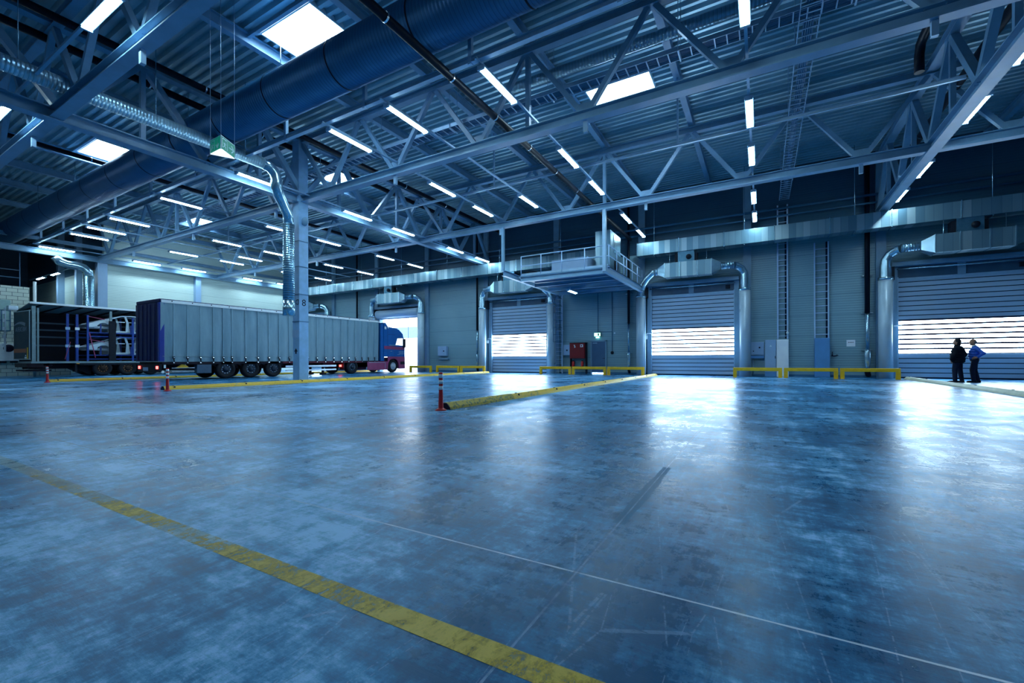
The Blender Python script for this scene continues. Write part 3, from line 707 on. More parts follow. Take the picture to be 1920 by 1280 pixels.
def air_curtain(c, lab, long_=()):
    t = thing('air_curtain', lab, 'air curtain', (c, 27.4, 0), 'air curtains around the dock doors')
    b = B(); b.box(c-1.28, c+1.28, 26.95, 27.65, 5.82, 6.66); obj('plenum_box', b, M['galv'], t, bevel=.01)
    for X in (c-1.28, c+1.28, c-.45, c+.5): b = B(); b.box(X-.015, X+.015, 26.93, 27.67, 5.80, 6.68); obj('flange', b, M['zinc'], t)
    for s in (-1, 1):
        b = B(); bm = b.bm
        A = [bm.verts.new((c+s*1.28, y, z)) for y, z in ((26.95,5.82),(27.65,5.82),(27.65,6.66),(26.95,6.66))]
        Cc = [bm.verts.new((c+s*1.72, 27.35+.2*y, 6.25+.2*z)) for y, z in ((-1,-1),(1,-1),(1,1),(-1,1))]
        for k in range(4): b._f([A[k], A[(k+1)%4], Cc[(k+1)%4], Cc[k]])
        b._f(Cc); obj('reducer', b, M['zinc'], t)
        b = B(); b.tube([(c+s*1.7,27.35,6.25),(c+s*(1.95 if s in long_ else 2.4),27.4,6.25)], .2, 20); obj('flex_duct', b, M['spiral_x'], t)
        pth = [(1.93,6.25,.2),(2.05,6.23,.2),(2.4,5.98,.21),(2.7,5.66,.22),(2.85,5.35,.235),(2.88,4.95,.25)] if s in long_ else [(2.38,6.25,.2),(2.5,6.23,.2),(2.72,6.08,.21),(2.86,5.82,.22),(2.88,5.55,.23),(2.88,4.95,.25)]
        b = B(); b.tube([(c+s*u_,27.4+.45*min(1,max(0,(u_-2.2)/.6)),z_) for u_, z_, _ in pth], [q[2] for q in pth], 20)
        for f_ in b.bm.faces: f_.smooth = False
        obj('elbow', b, M['zinc'], t)
        b = B(); b.tube([(c+s*2.88,27.85,4.98),(c+s*2.88,27.85,4.85)], .31, 24); obj('collar', b, M['zinc'], t)
        b = B(); b.tube([(c+s*2.88,27.85,0),(c+s*2.88,27.85,4.86)], .285, 28); obj('air_column', b, M['pipe_white'], t)
        b = B(); b.box(c+s*(2.88-.27)-.015, c+s*(2.88-.27)+.015, 27.72, 27.86, .1, 4.7); obj('nozzle_strip', b, M['rail'], t)
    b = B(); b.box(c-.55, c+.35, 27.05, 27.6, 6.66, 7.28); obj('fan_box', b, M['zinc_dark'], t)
    b = B(); b.lathe([(.02,-.12),(.12,-.1),(.15,0),(.12,.1),(.02,.12)], (c+.05, 26.97, 6.92), 14, 'y'); obj('fan_motor', b, M['black'], t)
    b = B(); b.box(c-.72, c-.55, 27.1, 27.5, 6.7, 7.2); obj('rubber_cuff', b, M['black'], t)
    b = B(); b.box(c+.35, c+.5, 27.1, 27.5, 6.7, 7.15); obj('rubber_cuff', b, M['black'], t)
    for X in (c-1.0, c+1.0): b = B(); b.tube([(X,27.0,5.8),(X,27.0,7.3)], .01, 6); obj('hanger_rod', b, M['zinc'], t)
    return t
aclab = ['galvanised air curtain ducts around the door hidden behind the parked curtain trailer', 'galvanised air curtain ducts around the open truck door', 'galvanised air curtain ducts around the closed door left of the ladder', 'galvanised air curtain ducts around the closed door right of the personnel door', 'galvanised air curtain ducts around the rightmost closed door behind the two men']
for i in range(5): air_curtain(DOORS[i], aclab[i], {2:(1,), 3:(-1,)}.get(i, ()))

# drain pipes on the wall
for X, lab in ((4.68,'black and zinc drain pipe on the wall left of the rightmost dock door'), (-7.46,'slim black and zinc drain pipe right of the grey personnel door'), (-19.3,'black drain pipe left of the closed door nearest the open truck door'), (-32.9,'black drain pipe left of the open truck door')):
    t = thing('drain_pipe', lab, 'pipe', (X, D-.24, 0), 'drain pipes on the door wall')
    r = .11 if X > 4 else .08
    b = B(); b.tube([(X,D-.24,3.3),(X,D-.24,ZR-.2)], r, 14); obj('upper_pipe', b, M['black_pipe'], t)
    b = B(); b.tube([(X,D-.24,1.4),(X,D-.24,3.35)], r*.8, 14); obj('lower_pipe', b, M['zinc'], t)
    b = B(); b.lathe([(r*.8,1.45),(r*1.25,1.3),(r*1.25,.75),(r*.9,.6),(r*.9,.42)], (X,D-.24,0), 14); obj('access_fitting', b, M['zinc'], t)
    b = B(); b.tube([(X,D-.24,.45),(X,D-.24,.25),(X+.03,D-.22,.14),(X+.03,D-.2,.12)], r*1.1, 12); obj('foot_bend', b, M['black_pipe'], t)
    for z in (1.4,3.3,5.2): b = B(); b.box(X-r-.12, X+r+.12, D-.2, D-.004, z, z+.03); obj('bracket', b, M['clamp'], t)

# ------------------------------------------------------------------ wall fittings
def cab_box(x0, x1, z0, z1, dp, m, name, lab, cat, group=None, extra=None):
    t = thing(name, lab, cat, ((x0+x1)/2, D-dp/2, z0), group)
    b = B(); b.box(x0, x1, D-dp, D-.005, z0, z1); obj('body', b, m, t, bevel=.012)
    b = B(); b.box(x0+.03, x1-.03, D-dp-.012, D-dp, z0+.05, z1-.04); obj('door', b, m, t, bevel=.006)
    return t
t = cab_box(.16, .70, .25, 2.04, .38, M['cabinet'], 'switch_cabinet', 'tall grey switch cabinet left of the pale one by the cable ladder', 'cabinet')
b = B(); b.prism([(.38,1.66),(.50,1.66),(.44,1.76)], 'y', D-.40, D-.395); obj('warning_sign', b, M['sign_white'], t)
b = B(); b.box(.64,.67,D-.43,D-.39,1.0,1.14); obj('handle', b, M['print'], t)
b = B(); b.box(.16,.70,D-.36,D-.02,0,.25); obj('plinth', b, M['cabinet_blue'], t)
t = cab_box(.72, 1.28, 0.0, 2.04, .42, M['cabinet_white'], 'switch_cabinet', 'tall pale switch cabinet directly under the left cable ladder', 'cabinet')
t = cab_box(2.46, 3.12, 0.0, 2.08, .34, M['cabinet_blue'], 'switch_cabinet', 'tall blue cabinet under the right cable ladder', 'cabinet')
t = cab_box(-.52, .12, 1.2, 1.93, .22, M['cabinet'], 'control_box', 'wide grey control box beside the dock door, left of the tall cabinets', 'control box')
b = B(); b.lathe([(.02,-.04),(.045,-.04),(.045,0)], (-.1,D-.235,1.62), 12, 'y'); b.lathe([(.02,-.03),(.03,-.03),(.03,0)], (-.4,D-.235,1.42), 12, 'y'); obj('switch_knob', b, M['print'], t)
b = B(); b.box(-.52,.12,D-.2,D-.02,1.02,1.17); obj('cable_duct', b, M['cabinet_blue'], t)
t = cab_box(-23.25, -22.35, 1.3, 2.1, .25, M['cabinet'], 'control_box', 'small grey control box right of the open truck door', 'control box')
b = B(); b.lathe([(.02,-.05),(.05,-.05),(.05,0)], (-22.6,D-.265,1.7), 12, 'y'); obj('switch_knob', b, M['print'], t)
b = B(); b.box(-23.2,-22.2,D-.2,D-.02,1.02,1.12); obj('cable_duct', b, M['steel'], t)
t = cab_box(-12.05, -11.55, 1.28, 2.0, .25, M['cabinet'], 'control_box', 'small grey control box between the caged ladder and the red fire cabinet', 'control box')
b = B(); b.lathe([(.02,-.05),(.05,-.05),(.05,0)], (-11.75,D-.265,1.62), 12, 'y'); obj('switch_knob', b, M['print'], t)
# fire cabinet
t = thing('fire_hose_cabinet', 'red fire hose cabinet on a black stand left of the grey door', 'fire cabinet', (-11.0, D-.25, 0))
b = B(); b.box(-11.5,-10.4,D-.4,D-.08,1.05,2.1); obj('cabinet_body', b, M['red_dark'], t, bevel=.012)
b = B(); b.box(-11.47,-10.43,D-.42,D-.4,1.1,2.06); obj('cabinet_door', b, M['red_dark'], t, bevel=.006)
for X in (-11.48,-10.36): b = B(); b.box(X-.04,X+.04,D-.3,D-.1,0,2.12 if X > -11 else 1.05); obj('stand_leg', b, M['black'], t)
b = B(); b.box(-11.5,-10.32,D-.42,D-.06,2.1,2.14); obj('top_plate', b, M['black'], t)
b = B(); b.box(-10.72,-10.52,D-.426,D-.42,1.82,2.0); obj('pictogram', b, M['sign_white'], t)
b = B(); b.box(-10.68,-10.58,D-.43,D-.425,1.86,1.96); obj('pictogram_mark', b, M['red_dark'], t)
b = B(); b.box(-11.15,-11.1,D-.426,D-.42,1.78,1.98); b.bar((-11.2,D-.423,1.98),(-11.05,D-.423,1.82),.02,.02); obj('hose_symbol', b, M['sign_white'], t)
b = B(); b.box(-11.44,-10.4,D-.3,D-.1,.42,.5); obj('shelf', b, M['black'], t)
for k, X in enumerate((-11.32,-10.66)):
    t2 = thing('fire_extinguisher', 'small red fire extinguisher under the fire cabinet, the %s one' % ('left','right')[k], 'fire extinguisher', (X,D-.2,.5), 'extinguishers under the fire cabinet')
    b = B(); b.lathe([(.02,.5),(.09,.5),(.095,.55),(.095,.8),(.05,.86),(.02,.87)], (X,D-.2,0), 14); obj('cylinder', b, M['red'], t2)
    b = B(); b.box(X-.04,X+.06,D-.22,D-.24,.87,.92); b.tube([(X+.05,D-.2,.9),(X+.13,D-.2,.85),(X+.12,D-.2,.66)], .012, 6); obj('valve', b, M['black'], t2)
# personnel door
t = bpy.data.objects.new('door_6', None); COL.objects.link(t); t.location = (-9.55, D, 0); t['kind'] = 'structure'
b = B(); b.box(-10.12,-10.02,D-.08,D,0,2.26); b.box(-9.08,-8.98,D-.08,D,0,2.26); b.box(-10.12,-8.98,D-.08,D,2.18,2.28); obj('door_frame', b, M['frame'], t)
b = B(); b.box(-10.02,-9.08,D-.05,D-.005,.12,2.18); obj('door_leaf', b, M['door_grey'], t)
b = B(); b.box(-9.95,-9.65,D-.09,D-.05,2.06,2.11); obj('door_closer', b, M['rail'], t)
b = B(); b.tube([(-9.12,D-.05,1.05),(-9.12,D-.11,1.05),(-9.26,D-.11,1.05)], .013, 8); obj('door_handle', b, M['black'], t)
b = B(); b.box(-10.0,-9.1,D-.03,D-.002,.0,.09); obj('lit_gap', b, M['pane'], t, 'strip of daylight under the door')
# lit exit sign
t = thing('exit_sign', 'small lit green exit sign on the wall above the grey door', 'exit sign', (-9.6, D-.1, 2.5))
b = B(); b.box(-9.84,-9.38,D-.13,D-.01,2.5,2.78); obj('housing', b, M['green'], t)
b = B(); b.box(-9.82,-9.40,D-.14,D-.13,2.54,2.76); obj('lit_face', b, M['exit_lit'], t)
b = B(); b.box(-9.72,-9.5,D-.12,D-.03,2.42,2.5); obj('under_glow_lens', b, M['exit_lit'], t)
b = B(); b.bar((-9.75,D-.143,2.65),(-9.60,D-.143,2.65),.004,.03); b.box(-9.58,-9.48,D-.145,D-.141,2.57,2.73); obj('pictogram', b, M['green'], t)
# conduits
t = thing('conduit', 'thin conduits running down the wall to the exit sign and the push button', 'conduit', (-9.0, D-.03, 2.8))
b = B(); b.tube([(-9.6,D-.03,2.78),(-9.6,D-.03,6.0)], .02, 6); b.tube([(-8.62,D-.03,1.55),(-8.62,D-.03,6.0)], .02, 6); b.tube([(-9.6,D-.03,2.83),(-8.62,D-.03,2.83)], .015, 6); obj('conduit_tubes', b, M['steel_dark'], t)
b = B(); b.lathe([(.02,-.05),(.05,-.04),(.05,0)], (-8.45,D-.04,2.72), 12, 'y'); obj('sensor_dome', b, M['white'], t)
b = B(); b.lathe([(.02,-.06),(.08,-.05),(.11,0)], (-8.62,D-.04,1.42), 14, 'y'); obj('push_button', b, M['black'], t)
# notice and hook
b = B(); b.box(3.86,4.22,D-.02,D-.003,1.62,1.96); n_ = tag(obj('wall_notice', b, M['cabinet_white']), 'square pale notice on the wall right of the blue cabinet', 'notice')
b = B()
for X in (3.93,3.99,4.05,4.11): b.box(X, X+.035, D-.024, D-.02, 1.81, 1.85)
obj('notice_print', b, M['print'], n_)
t = thing('hose_hook', 'small dark hook with a coiled cable on the wall beside the blue cabinet', 'hook', (3.35, D-.05, 1.15))
b = B(); b.tube([(3.25,D-.1,1.35),(3.25,D-.1,1.15),(3.3,D-.15,1.1),(3.42,D-.15,1.12),(3.44,D-.12,1.2)], .018, 8); b.tube([(3.24,D-.06,1.12),(3.5,D-.1,1.16)], .02, 8); b.box(3.22,3.28,D-.06,D,1.1,1.2); obj('hook_arm', b, M['print'], t)
# conduits by control box
b = B(); b.tube([(-.42,D-.05,.1),(-.42,D-.05,1.02)], .02, 6); tag(obj('conduit', b, M['rail']), 'thin upright conduit below the wide control box', 'conduit')

# AC unit and hatch on the block wall
t = thing('air_unit', 'white wall mounted air unit with dark round fan on the block wall', 'air unit', (-42.3, 8.25, .95))
b = B(); b.box(-42.5,-42.15,7.75,8.75,1.0,2.1); obj('casing', b, M['white'], t, bevel=.02)
b = B(); b.lathe([(.05,0),(.24,0),(.24,.02),(.05,.02)], (-42.15,8.28,1.82), 20, 'x')
for k in range(5): b.bar((-42.12,8.28,1.82),(-42.12,8.28+.22*math.cos(k*1.257),1.82+.22*math.sin(k*1.257)),.02,.07,(1,0,0))
obj('fan', b, M['print'], t)
b = B(); b.box(-42.5,-42.2,7.8,8.2,.86,1.0); b.box(-42.5,-42.2,8.4,8.7,.88,1.0); obj('bracket', b, M['black'], t)
t = thing('wall_hatch', 'pale green panelled gate on the block wall at the left edge', 'hatch', (-42.4, 7.6, 2.9))
b = B(); b.box(-42.5,-42.42,6.2,8.42,2.95,4.95); obj('panel', b, plain('pale green panel', (.34,.54,.55), .5), t)
b = B()
for z in (2.95,3.6,4.25): b.box(-42.42,-42.39,6.2,8.42,z,z+.05)
for y in (7.3,8.0,8.38): b.box(-42.42,-42.39,y,y+.05,2.95,4.3)
obj('panel_frame', b, M['steel_dark'], t)
# storage shelves in the dark recess above the block wall
b = B(); b.box(-42.9,-42.85,3.4,3.45,5.9,8.2); b.box(-42.9,-42.85,6.2,6.25,5.9,8.2); b.box(-42.9,-42.85,8.9,8.95,5.9,8.2)
for z in (6.5,7.0): b.box(-42.89,-42.86,3.4,8.95,z,z+.04)
tag(obj('guard_railing', b, M['steel_dark']), 'dark railing on top of the white block wall', 'railing')

# ------------------------------------------------------------------ platform
t = thing('maintenance_platform', 'steel maintenance platform with railing hung above the grey personnel door', 'platform', (-9, 24, 5.2))
b = B(); b.hbeam((-12.2,20.4,5.7),(-12.2,D,5.55),.2,.3,.025); obj('hung_beam', b, M['steel'], t)
b = B(); b.hbeam((-6.52,20.3,5.35),(-6.52,D,5.35),.2,.34,.03); obj('edge_beam', b, M['rail'], t)
b = B(); b.hbeam((-11.4,20.9,5.35),(-6.52,20.9,5.35),.16,.26,.025); obj('front_beam', b, M['steel'], t)
for y in (22.8,24.6,26.4): b = B(); b.hbeam((-11.5,y,5.30),(-6.6,y,5.30),.12,.2,.02); obj('joist', b, M['steel'], t)
b = B(); b.box(-11.5,-6.42,20.85,D,5.45,5.52); obj('deck_plate', b, M['steel_dark'], t)
b = B(); b.box(-12.27,-12.13,20.3,20.44,5.8,8.15); obj('hanger_post', b, M['steel'], t)
b = B(); b.box(-6.60,-6.44,20.26,20.42,5.2,8.15); obj('hanger_post', b, M['rail'], t)
t = thing('platform_railing', 'thin pipe railing around the hung maintenance platform', 'railing', (-9, 20.9, 5.52))
for z in (6.08,6.6): b = B(); b.tube([(-11.4,20.95,z),(-6.5,20.95,z),(-6.5,27.8,z)], .028, 8); obj('rail', b, M['ladder'], t)
b = B(); b.box(-11.4,-6.5,20.93,20.96,5.52,5.66); obj('toe_board', b, M['rail'], t)
for X in (-11.4,-10.2,-9.0,-7.75): b = B(); b.tube([(X,20.95,5.52),(X,20.95,6.6)], .028, 8); obj('post', b, M['ladder'], t)
for y in (20.95,22.3,23.6,24.2,25.4,26.6,27.8): b = B(); b.tube([(-6.5,y,5.52),(-6.5,y,6.6)], .03, 8); obj('post', b, M['ladder'], t)
t = thing('air_handler', 'shiny zinc air handling unit with a window on the platform corner', 'air handler', (-7.3, 23.4, 5.52))
b = B(); b.box(-7.75,-6.92,22.6,24.5,5.525,7.85); obj('casing', b, M['galv'], t, bevel=.015)
b = B(); b.box(-6.915,-6.90,23.2,24.4,6.75,7.7); obj('inspection_pane', b, M['zinc'], t)
b = B(); b.lathe([(.02,0),(.34,0),(.34,.05),(.02,.05)], (-6.92,23.6,6.15), 20, 'x'); obj('fan_cowl', b, M['black'], t)
b = B(); b.box(-10.0,-7.95,21.9,23.1,5.525,6.42); tag(obj('duct_chamber', b, M['cabinet']), 'long pale blue duct chamber lying on the platform behind the railing', 'duct chamber')
b = B(); b.lathe([(.02,5.52),(.5,5.52),(.45,5.85),(.25,6.0),(.02,6.02)], (-11.35,22.2,0), 16); tag(obj('motor_cover', b, M['black']), 'rounded black motor cover at the left end of the platform', 'motor cover')
f = fixture((-9.75, 23.6, 5.0), 'y', 'short fluorescent lamp fixed under the maintenance platform', 'lamp under the platform'); f.scale = (1,.7,1)
b = B(); b.box(-9.78,-9.72,24.0,24.1,5.09,5.2); obj('mounting_arm', b, M['rail'], f)
# hung drop pipe boxes (lamps over pillar) : caged ladder
t = thing('caged_ladder', 'wall ladder with safety hoops rising from the floor to the platform', 'ladder', (-12.2, D-.4, 0))
obj('ladder_frame', ladder_mesh(-12.35, 0, D-.3, 0, 0, 6.4, 'z', .5, .28, .035), M['ladder'], t)
for k in range(8):
    z = 2.2+k*.5; b = B(); b.tube([(-12.6,D-.3,z),(-12.66,D-.6,z),(-12.5,D-.9,z),(-12.2,D-.9,z),(-12.04,D-.6,z),(-12.1,D-.3,z)], .018, 6); obj('safety_hoop', b, M['steel_dark'], t)
b = B()
for X, dy in ((-12.5,.9),(-12.2,.9),(-12.64,.6),(-12.05,.6)): b.box(X-.015,X+.015,D-dy-.01,D-dy+.01,2.2,5.7)
obj('cage_strip', b, M['steel_dark'], t)
for z in (.8,3.0,5.5): b = B(); b.box(-12.6,-12.1,D-.3,D,z,z+.04); obj('wall_bracket', b, M['rail'], t)

# ------------------------------------------------------------------ yellow guard rails
def guard(x0, lab, y=26.55):
    L = 2.3
    t = thing('guard_rail', lab, 'guard rail', (x0, y, 0), 'yellow guard rails in front of the wall')
    b = B(); b.box(x0+.02, x0+L-.02, y-.06, y+.06, .345, .52); obj('rail', b, M['yellow'], t, bevel=.02)
    for X in (x0+.02, x0+L-.19): b = B(); b.box(X, X+.17, y-.07, y+.07, .015, .4); b.box(X-.0, X+.17, y-.12, y+.12, 0, .015); obj('post', b, M['yellow'], t, bevel=.012)
    return t
gb = None
segs = [(-24.75,'beside the open truck door',2), (-13.05,'below the platform',1), (-1.36,'in front of the grey cabinets',1)]
for g, (x0, lab, _) in enumerate(segs):
    for k in range(3):
        l = 'low yellow guard rail %s, %s of three from left' % (lab, ORD[k])
        X = x0 + k*2.34
        if gb is None: gb = guard(X, l); g0 = X
        else: dup(gb, (X-g0, .5 if g == 0 else 0, 0), l)
# curbs
def curb(X, y0, y1, lab, tread=0, m='curb'):
    t = thing('wheel_curb', lab, 'curb', (X, y0, 0), 'yellow wheel curbs between the lanes')
    pr = [(X-.14,0),(X-.12,.05),(X-.045,.125),(X+.045,.125),(X+.12,.05),(X+.14,0)]
    b = B(); b.prism(pr, 'y', y0+tread, y1); obj('curb_body', b, M[m], t)
    if tread: b = B(); b.prism([(p[0],p[1]*1.06) for p in pr], 'y', y0, y0+tread); obj('tread_end', b, M['curb_tread'], t)
    y = y0+.3+tread
    while y < y1:
        b = B(); b.lathe([(.001,.0),(.03,.0),(.03,.02),(.001,.02)], (X+.0,y,.12), 8); b.lathe([(.001,-.01),(.03,-.01),(.03,.02),(.001,.02)], (X+.085,y,.085), 8, 'x'); obj('bolt', b, M['print'], t); y += 2.4
    b = B(); b.prism([(p[0]*1,p[1]) for p in pr], 'y', y0-.02, y0); obj('end_plate', b, M['print'], t)
curb(-5.53, 6.95, 26.9, 'yellow wheel curb with worn tread end beside the nearest bollard', 2.6)
curb(-17.62, 6.95, 27.2, 'long yellow wheel curb passing the numbered column')
curb(-29.05, 6.95, 27.0, 'yellow wheel curb between the two parked trailers')
curb(5.95, 12.0, 27.0, 'wheel curb paled by painted glare in front of the two men', 0, 'curb_glare')
# bollards
def bollard(X, Y, lab):
    t = thing('lane_bollard', lab, 'bollard', (X, Y, 0), 'red and white lane bollards')
    b = B(); b.lathe([(.02,0),(.115,0),(.115,.012),(.075,.035),(.055,.05)], (X,Y,0), 20); obj('base_plate', b, M['red'], t)
    pr = [(.052,.04),(.046,.40)]
    z = .06
    b = B(); prof = [(.052,.04)]
    for k in range(9): prof += [(.051-.001*k,.06+k*.035),(.048-.001*k,.075+k*.035)]
    prof += [(.041,.40),(.040,.72),(.036,.745),(.01,.75)]
    b.lathe(prof, (X,Y,0), 20); obj('post', b, M['red'], t)
    for z in (.41,.525,.64): b = B(); b.lathe([(.0425,z),(.0425,z+.072)], (X,Y,0), 20); obj('reflective_band', b, M['white'], t)
    return t
bl = bollard(-5.48, 6.75, 'nearest red and white bollard in front of the worn curb end')
dup(bl, (-16.85+5.48, .02, 0), 'red and white bollard standing in front of the curtain trailer wheels')
dup(bl, (-28.5+5.48, .03, 0), 'farthest red and white bollard, in front of the open trailer')
# floor marking
b = B(); b.box(-12, .6, 1.20, 1.31, .0005, .0015)
tag(obj('floor_marking', b, M['floor_paint']), 'worn yellow painted line across the foreground floor', 'floor marking')

# ------------------------------------------------------------------ hanging exit sign
ex, ey, ez = -13.2, 6.8, 6.65
t = thing('hanging_exit_sign', 'green three-sided escape sign hanging on wires below the big duct', 'exit sign', (ex, ey, ez))
def cpt(r_, z_):  # corners of the triangular sign
    return [(ex+r_*math.cos(q), ey+r_*math.sin(q), z_) for q in TRI]
# corners: left, front (towards the camera), right
f_ = Vector((-.4968,.8678,0)); r_ = Vector((.8678,.4968,0))
vd = Vector((ex,ey,0)).normalized(); vr = Vector((vd.y,-vd.x,0))
C0 = Vector((ex,ey,ez))
pL = C0 - vr*.38 + vd*.02; pF = C0 - vr*.02 + vd*.34; pR = C0 + vr*.37 - vd*.06
# outline as in the photo: two sign faces meet at the far vertical edge, open base faces the camera from below
pL = Vector((-13.46,6.45,6.8)); pF = Vector((-12.87,6.43,6.8)); pR = Vector((-13.18,6.95,6.8))
Hs = .36
b = B()
v0 = [b.bm.verts.new(p) for p in (pL,pF,pR)]; v1 = [b.bm.verts.new(p+Vector((0,0,.025))) for p in (pL,pF,pR)]
b._f(v0); b._f(v1[::-1])
for k in range(3): b._f([v0[k], v0[(k+1)%3], v1[(k+1)%3], v1[k]])
obj('base_tray', b, M['tray_lit'], t)
for (p, q, nm) in ((pL,pF,0),(pF,pR,1),(pR,pL,2)):
    d = (q-p).normalized(); nrm = Vector((d.y,-d.x,0))
    b = B(); b.bar(p+Vector((0,0,.02+Hs/2)), q+Vector((0,0,.02+Hs/2)), .012, Hs-.01); obj('sign_panel', b, M['green_lit'], t, 'green escape sign panel')
    b = B(); L = (q-p).length; off = nrm*.009
    def pt(u, z): return p + d*(u*L) + off + Vector((0,0,.02+z))
    if nm < 2:
        # running figure in a doorway, simplified strokes, and an arrow
        u0 = .08
        for (a0, z0, a1, z1, w_) in ((.08,.05,.08,.31,.02),(.08,.31,.42,.31,.02),(.42,.31,.42,.05,.02),(.24,.22,.22,.14,.045),(.24,.2,.33,.17,.022),(.24,.2,.15,.19,.022),(.22,.14,.31,.1,.026),(.31,.1,.3,.05,.022),(.22,.14,.15,.07,.026)):
            b.bar(pt(a0,z0), pt(a1,z1), .004, w_, (0,0,1)) if abs(a0-a1) > .01 else b.bar(pt(a0,z0), pt(a1,z1), .004, w_, tuple(d))
        b.ell(pt(.26,.27), (.02,.02,.02), 8, 6)
        if nm == 0:
            b.bar(pt(.7,.30), pt(.7,.06), .004, .02, tuple(d)); b.bar(pt(.56,.16), pt(.7,.05), .004, .035); b.bar(pt(.84,.16), pt(.7,.05), .004, .035)
        else:
            b.bar(pt(.54,.18), pt(.9,.18), .004, .035); b.bar(pt(.74,.28), pt(.92,.18), .004, .035); b.bar(pt(.74,.08), pt(.92,.18), .004, .035)
        obj('pictogram', b, M['sign_white'], t)
    b = B(); b.bar(p+Vector((0,0,.0)), p+Vector((0,0,Hs+.03)), .022, .022); obj('corner_strip', b, M['white'], t)
    b = B(); b.bar(p+Vector((0,0,Hs+.02)), q+Vector((0,0,Hs+.02)), .016, .016); obj('top_edge', b, M['white'], t)
    b = B(); b.tube([tuple(p+Vector((0,0,Hs))), (p.x, p.y, ZR)], .006, 6); obj('suspension_wire', b, M['rail'], t)

# ------------------------------------------------------------------ vehicles
def wheel(parent, x, y, r=.5, w=.3, s=1, rim='chrome', nm='wheel'):
    z = r
    b = B(); b.lathe([(.24,-w/2),(.44*r/.5,-w/2),(.485*r/.5,-w/2+.03),(r,-w/2+.07),(r,w/2-.07),(.485*r/.5,w/2-.03),(.44*r/.5,w/2),(.30,w/2),(.29,w/2-.05),(.24,w/2-.05)], (x,y,z), 28, 'x'); wo = obj(nm, b, M['tyre'], parent)
    b = B(); e = x+s*(w/2-.02)
    b.lathe([(.29,s*-.02),(.29,s*.0),(.25,s*-.01),(.17,s*-.05),(.16,s*.02),(.08,s*.05),(.01,s*.05)], (e,y,z), 24, 'x')
    obj('rim', b, M['rim_'+rim], wo)
    b = B()
    for k in range(10): a_ = k*PI/5; b.ell((e-s*.03,y+.215*math.cos(a_),z+.215*math.sin(a_)), (.03,.03,.03), 6, 4)
    obj('wheel_nuts', b, M['nut_rust'] if rim == 'rust' else M['chrome'], wo)
    return wo
M['rim_chrome'] = plain('scuffed wheel rim', (.02,.035,.06), .35, .6, .3, 8)
M['nut_rust'] = plain('orange wheel nut', (.55,.22,.06), .4, .2, .2, 8)
M['rim_bright'] = plain('bright wheel rim', (.55,.62,.72), .3, .5, .2, 8)
M['rim_rust'] = plain('brownish wheel rim', (.035,.022,.018), .5, .3, .3, 8)

xa, xb, y0, y1 = -28.15, -25.6, 9.97, 24.1
t = thing('semi_trailer', 'curtain sided trailer with grey blue tarpaulin and navy rear, parked beside the column', 'trailer', ((xa+xb)/2, 17, 0))
b = B(); bm = b.bm; ny, nz = 150, 16; g = []
random.seed(3)
for i in range(ny+1):
    yy = y0+.02+(y1-y0-.1)*i/ny; col_ = []
    for j in range(nz+1):
        zz = .93+(3.86-.93)*j/nz; low = max(0, 1-(zz-.93)/.5)
        dx = .012*math.sin(yy*9.7)+.01*math.sin(yy*4.1+zz*1.3)+low*.03*math.sin(yy*10+1.5)+.02*math.sin(zz*1.1+yy*.4)
        col_.append(bm.verts.new((xb+dx, yy, zz)))
    g.append(col_)
for i in range(ny):
    for j in range(nz):
        f = bm.faces.new((g[i][j],g[i+1][j],g[i+1][j+1],g[i][j+1])); f.smooth = True
b.box(xb-.06, xb-.03, y0+.02, y1-.08, .95, 3.86)
obj('side_curtain', b, M['curtain'], t)
b = B(); b.box(xa-.01, xa+.03, y0, y1, .95, 3.9); obj('far_curtain', b, M['curtain'], t)
b = B(); b.box(xa, xb+.02, y0-.02, y1, 3.88, 4.04); obj('roof', b, M['navy'], t, bevel=.02)
b = B(); b.box(xb+.0, xb+.045, y0+.05, y1, 3.86, 4.0); rl = obj('top_rail', b, M['white'], t)
b = B()
yy = y0+.5
while yy < y1: b.lathe([(.001,0),(.028,0),(.028,.012),(.001,.012)], (xb+.045,yy,3.95), 8, 'x'); yy += .9
obj('rail_stud', b, M['print'], rl)
b = B(); b.box(xa, xb-.16, y0-.04, y0, .95, 3.86); rd = obj('rear_doors', b, M['navy'], t)
b = B(); b.box((xa+xb)/2-.02,(xa+xb)/2+.02,y0-.06,y0-.04,.98,3.84)
for X in (xa+.3, xa+.8, xb-.9, xb-.4): b.tube([(X,y0-.06,1.0),(X,y0-.06,3.8)], .015, 6)
obj('locking_bar', b, M['navy'], rd)
b = B(); b.box(xb-.16, xb+.015, y0-.03, y0+.2, .95, 3.86); obj('rear_corner_post', b, M['blue'], t, bevel=.02)
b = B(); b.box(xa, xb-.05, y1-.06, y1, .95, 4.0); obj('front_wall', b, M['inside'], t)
ys_ = [10.54,11.14,11.74,12.36,12.86,13.31,14.04,14.75,15.4,16.05,16.7,17.35,18.0,18.65,19.3,19.95,20.6,21.2,21.8,22.4,23.0,23.6]
for yy in ys_:
    b = B(); b.box(xb+.02, xb+.048, yy-.016, yy+.016, 1.15, 3.86); so = obj('strap', b, M['strap'] if 'strap' in M else M.setdefault('strap', plain('pale webbing strap', (.24,.40,.50), .6)), t)
    b = B(); b.box(xb+.035, xb+.07, yy-.05, yy+.05, 1.08, 1.2); b.bar((xb+.06,yy,1.08),(xb+.05,yy+.02,.9),.03,.05,(1,0,0)); obj('buckle', b, M['black'], so)
    b = B(); b.box(xb+.05, xb+.075, yy-.03, yy+.03, .86, .91); b.box(xb+.068, xb+.08, yy-.025, yy+.035, 1.12, 1.17); obj('hook', b, M['chrome'], so)
b = B(); b.box(xb+.01, xb+.035, y0+.1, y1-.1, 1.2, 1.215); obj('curtain_hem', b, M['alu_green'], t)
